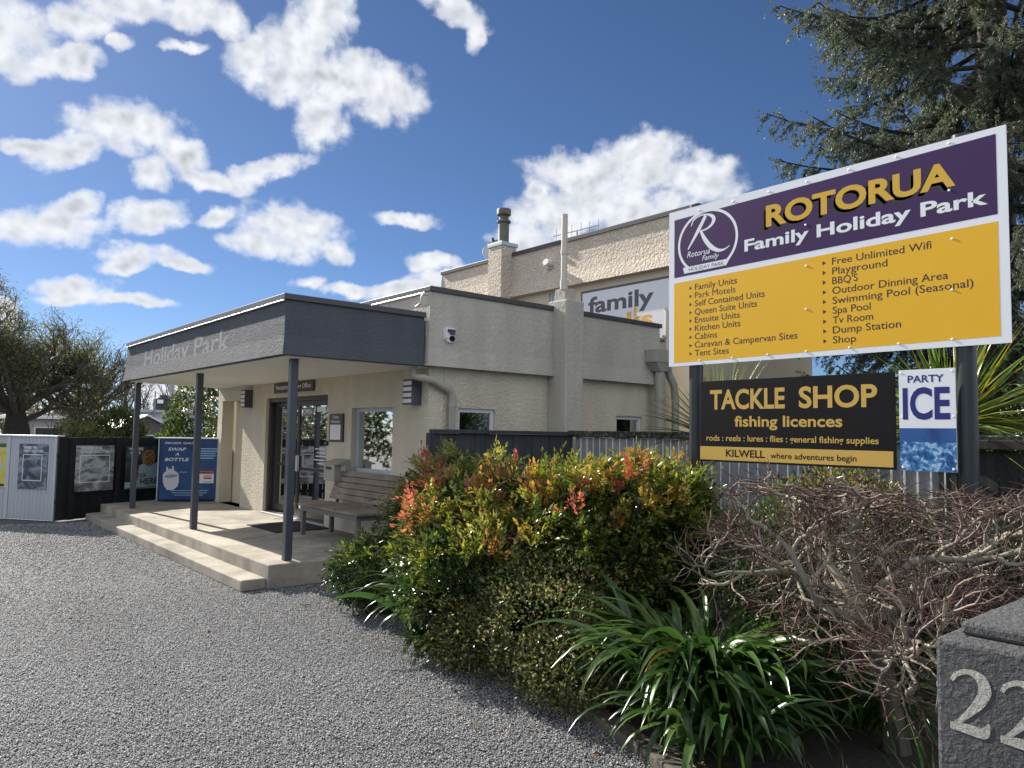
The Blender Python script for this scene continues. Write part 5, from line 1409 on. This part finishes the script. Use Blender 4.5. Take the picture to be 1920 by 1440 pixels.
# ------------------------------------------------------------------ bare maple
def bare_maple():
    rng = random.Random(11)
    root = thing('bare_maple', 'bare weeping maple with pale limbs and red-brown twigs in the bed', 'tree', (4.08, 1.78, 0.05))
    tr = [(np.array([(4.10, 1.74, 0.0), (4.09, 1.76, 0.22), (4.08, 1.79, 0.42), (4.06, 1.82, 0.58), (4.05, 1.84, 0.70)]), np.array([0.074, 0.055, 0.050, 0.056, 0.040]))]
    v, f, _ = tubes(tr, 14); np_mesh('trunk', v, f, M['bark_maple'], root, col=jitter(np.tile([[0.075, 0.066, 0.050]], (len(f), 1)), 0.28), smooth=True)
    limbs, twigs = [], []
    starts = [((4.05, 1.84, 0.68), (-0.20, 0.85, 0.55), 0.80), ((4.05, 1.84, 0.70), (0.35, 0.45, 0.75), 0.7), ((4.05, 1.83, 0.70), (0.15, -0.55, 0.70), 0.85), ((4.06, 1.82, 0.62), (0.65, -0.35, 0.5), 0.85),
              ((4.07, 1.80, 0.50), (-0.10, -0.90, 0.45), 0.75), ((4.07, 1.80, 0.52), (-0.30, 0.90, 0.15), 0.75), ((4.05, 1.84, 0.70), (-0.55, 0.15, 0.55), 0.65), ((4.06, 1.82, 0.6), (0.5, 0.6, 0.3), 0.8), ((4.05, 1.84, 0.68), (0.0, 0.95, 0.35), 1.05), ((4.05, 1.84, 0.69), (0.1, -0.9, 0.35), 1.05), ((4.05, 1.83, 0.69), (-0.4, 0.6, 0.45), 0.95), ((4.06, 1.84, 0.66), (0.3, 0.85, 0.42), 1.1), ((4.05, 1.83, 0.69), (-0.35, -0.5, 0.5), 0.8)]
    spec = [(1, 1.15, 0.033, 0.008, 12, 0.24, 0.030, 0, 0, 0), (7, 0.46, 0.0115, 0.0050, 9, 0.34, 0.05, 0.95, 0.25, 0.45), (6, 0.28, 0.0062, 0.0034, 7, 0.30, 0.05, 0.85, 0.2, 0.3), (6, 0.18, 0.0028, 0.0014, 5, 0.22, 0.07, 0.75, 0.15, 0.1)]
    for p, d, L in starts:
        sp = [(s[0], s[1] * (L if i == 0 else 1),) + s[2:] for i, s in enumerate(spec)]
        for lv, pts, rad in branching(p, d, sp, rng):
            pts[:, 1] = 1.84 + (pts[:, 1] - 1.84) * np.where(pts[:, 1] > 1.84, 0.95, 1.12); pts[:, 2] = np.where(pts[:, 2] > 1.32, 1.32 + (pts[:, 2] - 1.32) * 0.5, pts[:, 2]); pts[:, 2] = np.maximum(pts[:, 2], 0.12)
            (limbs if lv < 2 else twigs).append((lv, pts, rad))
    v, f, ix = tubes([(p, r) for _, p, r in limbs], 8)
    lv = np.array([l for l, _, _ in limbs]); c = np.where((lv == 0)[:, None], [[0.24, 0.22, 0.17]], [[0.28, 0.25, 0.19]])
    np_mesh('limbs', v, f, M['bark_maple'], root, col=jitter(c, 0.15)[ix], smooth=True)
    v, f, ix = tubes([(p, r) for _, p, r in twigs], 4)
    lv = np.array([l for l, _, _ in twigs]); c = np.where((lv == 2)[:, None], [[0.19, 0.155, 0.125]], pick(len(lv), [(0.080, 0.036, 0.030), (0.085, 0.058, 0.046), (0.13, 0.11, 0.09)], (5, 3, 1)))
    np_mesh('twigs', v, f, M['bark_maple'], root, col=jitter(c, 0.25)[ix])


bare_maple()
# fallen and caught leaves
P = np.stack([RNG.uniform(2.6, 4.2, 170), RNG.uniform(1.2, 7.4, 170), np.full(170, 0.0)], 1)
kx = np.array([kerb_x(y) for y in P[:, 1]]); P[:, 0] = kx - RNG.exponential(0.32, 170) + 0.12; P[:, 2] = np.where(P[:, 0] > kx, 0.105, 0.022)
D = unit(np.stack([RNG.normal(size=170), RNG.normal(size=170), RNG.normal(size=170) * 0.15], 1)); S = unit(np.cross(D, np.array([0, 0, 1.0]) + 0.3 * RNG.normal(size=(170, 3))))
V, F = leaf_blades(P, D, S, RNG.uniform(0.03, 0.07, 170), 0.028)
lf = np_mesh('leaf_litter', V, F, M['leaf_small'], col=np.repeat(jitter(pick(170, [(0.16, 0.10, 0.06), (0.25, 0.20, 0.15), (0.10, 0.06, 0.04)], (3, 2, 3)), 0.2), 2, 0)); lf['kind'] = 'stuff'

# ------------------------------------------------------------------ yuccas / cabbage plants behind the fence
YC = ((0.15, 0.21, 0.04), (0.24, 0.28, 0.07), (0.08, 0.125, 0.028))


def yucca(label, x, y, zc, n, L, W):
    r = strap_clump(label, x, y, n, L, W, name='cabbage_tree', cat='cabbage tree', spread=0.05, e=(-25, 85), bend=(0.0, 0.45), cols=YC, wts=(4, 3, 4), z=zc, mat='leaf_strap', point=1.6, K=5, group='spiky cabbage trees behind the fence', yellow=0.06, twist=0.05, fold=0.3)
    m = MB(); m.tube([(x + 0.05, y, 0), (x + 0.02, y + 0.03, zc * 0.5), (x, y, zc + 0.03)], [0.09, 0.075, 0.07], 12); m.build('trunk', M['bark_dark'], r, smooth=True)


yucca('spiky cabbage tree behind the fence beside the left sign post', 7.3, 5.0, 1.62, 200, 0.92, 0.034)
yucca('spiky cabbage tree behind the party ice sign and right post', 7.6, 2.7, 1.80, 240, 1.08, 0.036)
yucca('spiky cabbage tree at the picture edge beyond the brown fence', 8.1, 1.35, 2.0, 150, 1.0, 0.036)

# ------------------------------------------------------------------ spruce
def spruce():
    rng = random.Random(5)
    root = thing('spruce_tree', 'tall grey-green spruce rising behind the big sign', 'tree', (12.4, 3.75, 0))
    tx, ty = 12.4, 3.75
    polys = [(np.array([(tx, ty, 0), (tx, ty, 4), (tx + 0.05, ty, 9), (tx, ty, 15)]), np.array([0.34, 0.28, 0.2, 0.05]))]
    tw_p, tw_d, tw_l = [], [], []
    z = 1.3
    prof_z = [1.0, 2.5, 4, 6.5, 7.6, 8.8, 11, 15]; prof_r = [2.4, 2.6, 2.95, 3.15, 2.8, 2.6, 2.2, 0.4]
    while z < 11.5:
        for k in range(rng.randint(5, 6)):
            a = rng.uniform(0, 2 * math.pi); Lr = np.interp(z, prof_z, prof_r) * rng.uniform(0.72, 1.1)
            K = 9; t = np.linspace(0, 1, K)
            h = z + 0.06 * Lr - Lr * (0.28 * t - 0.34 * t ** 2.4) * rng.uniform(0.7, 1.2)
            pts = np.stack([tx + np.cos(a + 0.15 * t * rng.gauss(0, 1)) * Lr * t, ty + np.sin(a + 0.15 * t * rng.gauss(0, 1)) * Lr * t, h], 1)
            polys.append((pts, np.linspace(0.045, 0.008, K)))
            ns = int(14 * Lr)
            for s in range(ns):
                f = 0.18 + 0.82 * (s + rng.random()) / ns; i = min(int(f * (K - 1)), K - 2); fr = f * (K - 1) - i
                q = pts[i] * (1 - fr) + pts[i + 1] * fr; ax = pts[i + 1] - pts[i]; ax /= np.linalg.norm(ax)
                sd = np.cross(ax, [0, 0, 1]); sd /= np.linalg.norm(sd) + 1e-9; sgn = rng.choice((-1, 1))
                ln = (0.20 + 0.42 * math.sin(math.pi * min(1, f * 0.95 + 0.05))) * rng.uniform(0.5, 1.15) * min(1, Lr / 2.2)
                dr = ax * 0.65 + sd * sgn * rng.uniform(0.3, 1.0) + np.array([0, 0, rng.uniform(-1.3, 0.05)]); dr /= np.linalg.norm(dr)
                pe = q + dr * ln + np.array([0, 0, -0.10 * ln]); polys.append((np.array([q, (q + pe) / 2 + np.array([0, 0, 0.02]), pe]), np.array([0.010, 0.007, 0.004])))
                nt = max(4, int(ln / 0.042))
                for w in range(nt):
                    g_ = (w + rng.random()) / nt; o = q + (pe - q) * g_
                    d2 = dr + np.array([rng.gauss(0, 0.5), rng.gauss(0, 0.5), rng.gauss(-0.45, 0.45)]); d2 /= np.linalg.norm(d2)
                    tw_p.append(o); tw_d.append(d2); tw_l.append(rng.uniform(0.07, 0.17))
            # leader tip
            tw_p.append(pts[-1]); tw_d.append((pts[-1] - pts[-2]) / np.linalg.norm(pts[-1] - pts[-2])); tw_l.append(0.2)
        z += rng.uniform(0.27, 0.40)
    v, f, _ = tubes(polys, 5); np_mesh('branches', v, f, M['bark_dark'], root)
    P = np.array(tw_p); D = np.array(tw_d); L = np.array(tw_l); n = len(P); k = 20
    t = RNG.uniform(0, 1, (n, k)); S = side_of(D, 1.0); Nn = np.cross(S, D); a = RNG.uniform(0, 6.283, (n, k))
    rad = S[:, None] * np.cos(a)[:, :, None] + Nn[:, None] * np.sin(a)[:, :, None]
    pp = (P[:, None] + D[:, None] * (t * L[:, None])[:, :, None]).reshape(-1, 3)
    dd = unit((D[:, None] * 0.75 + rad * 0.75).reshape(-1, 3)); ss = unit(np.cross(dd, rand_dir(n * k)))
    V, F = leaf_blades(pp, dd, ss, RNG.uniform(0.035, 0.06, n * k), RNG.uniform(0.010, 0.017, n * k), fold=0.1)
    c = pick(n, [(0.070, 0.094, 0.062), (0.10, 0.122, 0.088), (0.085, 0.096, 0.052), (0.11, 0.10, 0.065)], (5, 3, 3, 1.0))
    c = jitter(np.repeat(c, k, 0), 0.2)
    np_mesh('needles', V, F, M['needle'], root, col=np.repeat(c, 2, 0))


spruce()
small_shrub('dark loose evergreen bush behind the brown fence beyond the right post', [((9.6, 1.6, 1.5), (1.1, 1.6, 1.7)), ((10.5, 0.2, 1.8), (1.2, 1.2, 2.0))], 16000, 0.075, [(0.025, 0.045, 0.018), (0.04, 0.06, 0.02), (0.06, 0.07, 0.03)], (4, 3, 1), name='evergreen_bush', cat='bush', aspect=0.3, inner=0.3, lo=0.35)

# ------------------------------------------------------------------ background on the left
def leafy_tree(name, label, base, spec, d0, leafL, nl, cols, wts, trunk_pts, trunk_r, extra=None, seed=3, group=None, aspect=0.35, droop=0.0, mat='leaf_tree', scatter=0.12):
    rng = random.Random(seed)
    root = thing(name, label, 'tree', base, group)
    v, f, _ = tubes([(np.array(trunk_pts, float), np.array(trunk_r, float))], 12); np_mesh('trunk', v, f, M['bark_dark'], root, smooth=True)
    br = []
    for p, d in d0: br += branching(p, d, spec, rng)
    v, f, _ = tubes([(p, r) for _, p, r in br], 5); np_mesh('branches', v, f, M['bark_twig'], root)
    if nl:
        last = [p for l, p, r in br if l >= len(spec) - 2]
        idx = RNG.integers(0, len(last), nl); ii = RNG.uniform(0.2, 1, nl)
        P = np.array([last[k][min(int(u * (len(last[k]) - 1)), len(last[k]) - 1)] for k, u in zip(idx, ii)]) + RNG.normal(size=(nl, 3)) * scatter
        D = unit(RNG.normal(size=(nl, 3)) + np.array([0, 0, -droop])); S = side_of(D, 1.0); L = leafL * RNG.uniform(0.6, 1.3, nl)
        V, F = leaf_blades(P, D, S, L, L * aspect); col = jitter(pick(nl, cols, wts), 0.25)
        # each leaf takes one of the crown colours at random
        np_mesh('crown', V, F, M[mat], root, col=np.repeat(col, 2, 0))
    return root


def ring_starts(c, n, elev, rng, az0=0.0):
    return [((c[0], c[1], c[2] + rng.uniform(-0.2, 0.2)), (math.cos(az0 + 6.283 * k / n) * math.cos(elev), math.sin(az0 + 6.283 * k / n) * math.cos(elev), math.sin(elev) * rng.uniform(0.6, 1.3))) for k in range(n)]


rg = random.Random(2)
T1 = (3.1, 26.0)
leafy_tree('feathery_tree', 'big feathery dark green tree standing behind the corrugated fence panel', (3.1, 26, 0),
           [(1, 2.1, 0.10, 0.05, 8, 0.13, 0.03, 0, 0, 0), (6, 1.25, 0.035, 0.016, 7, 0.18, 0.02, 0.7, 0.25, 0), (6, 0.75, 0.013, 0.007, 6, 0.18, 0.0, 0.7, 0.2, 0), (5, 0.42, 0.006, 0.003, 4, 0.18, -0.06, 0.7, 0.2, 0)],
           ring_starts((3.1, 26, 1.9), 9, 0.55, rg) + ring_starts((3.1, 26, 2.0), 4, 1.1, rg, 0.4) + [((2.9, 26, 2.0), (-0.9, 0, 0.9)), ((2.8, 26, 2.2), (-0.7, -0.1, 1.1)), ((2.6, 26, 3.2), (-0.5, 0, 1.4))], 0.115, 21000, [(0.075, 0.088, 0.042), (0.115, 0.122, 0.052), (0.19, 0.175, 0.06), (0.045, 0.054, 0.032)], (4, 3, 2, 2),
           [(3.15, 26, 0), (3.12, 26, 0.9), (3.1, 26, 1.5), (3.05, 26, 2.2)], [0.42, 0.36, 0.34, 0.2], seed=4, aspect=0.22, droop=0.7)
leafy_tree('bare_twig_tree', 'tree with bare fine twigs and a rusty leaf top left of the canopy end', (4.9, 27.5, 0),
           [(1, 1.7, 0.07, 0.03, 8, 0.14, 0.05, 0, 0, 0), (6, 1.2, 0.026, 0.012, 7, 0.15, 0.06, 0.55, 0.2, 0), (6, 0.8, 0.012, 0.007, 6, 0.13, 0.05, 0.5, 0.2, 0), (4, 0.5, 0.007, 0.004, 4, 0.12, 0.05, 0.45, 0.2, 0)],
           ring_starts((4.9, 27.5, 1.9), 8, 0.5, rg) + ring_starts((4.9, 27.5, 2.0), 3, 1.1, rg), 0.10, 3200, [(0.10, 0.065, 0.03), (0.09, 0.085, 0.03), (0.045, 0.05, 0.02)], (2, 3, 3), [(4.9, 27.5, 0), (4.88, 27.5, 1.0), (4.9, 27.5, 2.0)], [0.3, 0.25, 0.16], seed=9, aspect=0.25)
small_shrub('rounded golden-green conifer bush left of the porch posts', [((5.2, 24.2, 1.2), (0.9, 0.9, 1.05)), ((4.75, 24.0, 1.0), (0.7, 0.7, 0.85)), ((5.55, 24.2, 1.35), (0.5, 0.5, 0.85))], 9000, 0.12, [(0.07, 0.085, 0.025), (0.10, 0.11, 0.03), (0.04, 0.055, 0.02)], (4, 2, 4), name='conifer_bush', cat='bush', aspect=0.3, mat='leaf_tree', up=1.2)
small_shrub('pale olive bush low behind the black fence under the feathery tree', [((3.75, 22.0, 0.9), (0.6, 0.6, 0.85)), ((4.3, 22.3, 0.95), (0.45, 0.45, 0.75))], 4500, 0.10, [(0.10, 0.11, 0.035), (0.14, 0.14, 0.05), (0.05, 0.065, 0.025)], (4, 2, 3), name='olive_bush', cat='bush', aspect=0.35, mat='leaf_tree')
small_shrub('glossy leafy tree with yellow-green sunlit leaves behind the gas cabinet', [((5.75, 17.8, 1.75), (0.75, 0.8, 1.35)), ((5.3, 17.8, 1.1), (0.6, 0.7, 0.85)), ((6.2, 17.9, 2.2), (0.7, 0.7, 1.1))], 7000, 0.10, [(0.055, 0.085, 0.02), (0.16, 0.17, 0.03), (0.03, 0.05, 0.015)], (4, 2, 4), name='leafy_tree', cat='tree', mat='leaf', aspect=0.5)

def box_building(name, label, cat, x0, x1, y0, y1, h, wall, roof, gable=0.0, over=0.15, windows=()):
    t = thing(name, label, cat, ((x0 + x1) / 2, (y0 + y1) / 2, 0))
    m = MB(); m.box(x0, x1, y0, y1, 0, h)
    if gable: m.add([(x0, y0, h), (x1, y0, h), ((x0 + x1) / 2, y0, h + gable), (x0, y1, h), (x1, y1, h), ((x0 + x1) / 2, y1, h + gable)], [(0, 1, 2), (5, 4, 3)])
    m.build('wall', wall, t)
    m = MB()
    if gable:
        c = (x0 + x1) / 2; e = over; s = gable / ((x1 - x0) / 2)
        for sg_ in (-1, 1):
            xe = c + sg_ * ((x1 - x0) / 2 + e); ze = h - s * e
            lo = [(c, y0 - e, h + gable + 0.004), (xe, y0 - e, ze), (xe, y1 + e, ze), (c, y1 + e, h + gable + 0.004)]
            m.prism(lo, [(a, b_, c_ + 0.07) for a, b_, c_ in lo])
    else: m.box(x0 - over, x1 + over, y0 - over, y1 + over, h + 0.003, h + 0.16)
    m.build('roof', roof, t, bevel=0.01)
    for (wx0, wx1, wz0, wz1) in windows:
        f = MB(); f.box(wx0, wx1, y0 - 0.03, y0 - 0.002, wz0, wz1); wn = f.build('window', M['white_alu'], t)
        g_ = MB(); g_.box(wx0 + 0.05, wx1 - 0.05, y0 - 0.036, y0 - 0.031, wz0 + 0.05, wz1 - 0.05); g_.build('pane', M['tank'], wn)
    return t


box_building('cabin', 'small cabin with a pale gable roof seen between the porch posts', 'cabin', 7.6, 9.55, 33.8, 38.0, 1.62, M['cabin_dark'], M['roof_white'], gable=0.50, windows=((8.0, 8.9, 0.7, 1.35),))
box_building('flat_roofed_block', 'pale blue flat roofed block carrying the dark water tank', 'building', 9.3, 14.2, 43.5, 48.0, 2.45, M['block_wall'], M['roof_grey'], windows=((10.9, 11.25, 1.9, 2.3),))
box_building('motel_row', 'long low cabin row with a pale roof behind the feathery tree', 'building', 4.6, 9.3, 39.0, 43.0, 1.95, M['cabin_wall'], M['roof_white'], over=0.35, windows=((5.3, 6.3, 0.7, 1.6), (7.0, 7.9, 0.7, 1.6)))
box_building('lean_to', 'low red-brown lean-to beside the pale gabled cabin', 'shed', 9.62, 10.6, 34.2, 37.5, 1.45, M['cabin_dark'], M['roof_grey'], over=0.1)
t = thing('water_tank', 'dark water tank with a white panel on the flat roof', 'tank', (12.2, 45, 2.61))
m = MB(); m.lathe((12.25, 45, 2.615), [(0.52, 0), (0.52, 0.66), (0.46, 0.72), (0.22, 0.74), (0.22, 0.86), (0.02, 0.86)], 24); m.build('body', M['tank'], t, smooth=True)
m = MB(); m.box(11.78, 12.08, 44.44, 44.46, 3.0, 3.2); m.build('panel', M['white'], t)
for x, y, h, lab in ((13.0, 46.2, 4.6, 'thin aerial mast right of the dark water tank'), (11.35, 43.3, 3.6, 'pale pole left of the dark water tank')):
    m = MB(); m.tube([(x, y, 0), (x, y, h)], [0.05, 0.035], 8)
    if h > 4: m.box(x - 0.12, x + 0.12, y - 0.06, y + 0.06, 3.7, 4.2)
    tag(m.build('mast', M['alu'], None, (x, y, 0)), lab, 'mast')


def bare_tree(label, x, y, h, seed, up=1.2, group='bare trees on the skyline'):
    rng = random.Random(seed); s = h / 6.0
    root = thing('bare_tree', label, 'tree', (x, y, 0), group)
    v, f, _ = tubes([(np.array([(x, y, 0), (x + 0.05, y, h * 0.2), (x, y, h * 0.4), (x, y, h * 0.75)]), np.array([0.20, 0.17, 0.13, 0.05]) * s)], 8); np_mesh('trunk', v, f, M['bark_dark'], root)
    br = []
    for k in range(11):
        a = rng.uniform(0, 6.283); z = h * (0.18 + 0.055 * k)
        br += branching((x, y, z), (math.cos(a), math.sin(a), up), [(1, 2.2 * s, 0.055 * s, 0.02 * s, 7, 0.12, 0.06, 0, 0, 0), (5, 1.1 * s, 0.022 * s, 0.012 * s, 5, 0.12, 0.08, 0.5, 0.25, 0), (5, 0.6 * s, 0.014 * s, 0.009 * s, 4, 0.12, 0.05, 0.5, 0.2, 0)], rng)
    v, f, _ = tubes([(p, r) for _, p, r in br], 4); np_mesh('crown', v, f, M['bark_twig'], root)


bare_tree('upright bare poplar on the skyline just left of the first porch post', 15.6, 68.2, 7.2, 21, 2.6)
bare_tree('spreading bare tree on the skyline above the dark water tank', 17.5, 62.0, 6.0, 22, 1.0)
bare_tree('bare tree on the skyline between the first two porch posts', 16.2, 66.0, 5.4, 23, 1.2)


def treeline():
    n = 26000
    x = RNG.uniform(-30, 60, n); y = 80 + RNG.normal(size=n) * 3 + 0.15 * x
    top = 3.3 + 1.1 * np.sin(x * 0.55) + 0.7 * np.sin(x * 1.7 + 1) + 0.5 * np.sin(x * 3.1)
    z = RNG.uniform(0, 1, n) ** 0.8 * top
    P = np.stack([x, y, z], 1); D = unit(np.stack([RNG.normal(size=n), RNG.normal(size=n), np.abs(RNG.normal(size=n)) * 1.5], 1)); S = side_of(D, 0.7)
    L = RNG.uniform(0.3, 0.9, n); V, F = leaf_blades(P, D, S, L, L * 0.22)
    col = jitter(pick(n, [(0.06, 0.048, 0.040), (0.045, 0.05, 0.03), (0.08, 0.06, 0.05)], (4, 3, 2)), 0.2)
    o = np_mesh('distant_treeline', V, F, M['leaf_tree'], col=np.repeat(col, 2, 0)); o['kind'] = 'stuff'


treeline()

small_shrub('added unseen hedge row darkening the window reflections, left of the gravel yard', [((-2.0, 27.0, 1.6), (3.0, 1.0, 1.7)), ((-7.0, 26.0, 1.9), (3.2, 1.0, 2.0)), ((-12.5, 24.5, 1.7), (3.2, 1.0, 1.8))], 12000, 0.22, [(0.03, 0.045, 0.018), (0.05, 0.06, 0.02)], (3, 2), mat='leaf_tree', name='hedge', cat='hedge', stems=False)  # out of view, added so the window glass reflects something dark
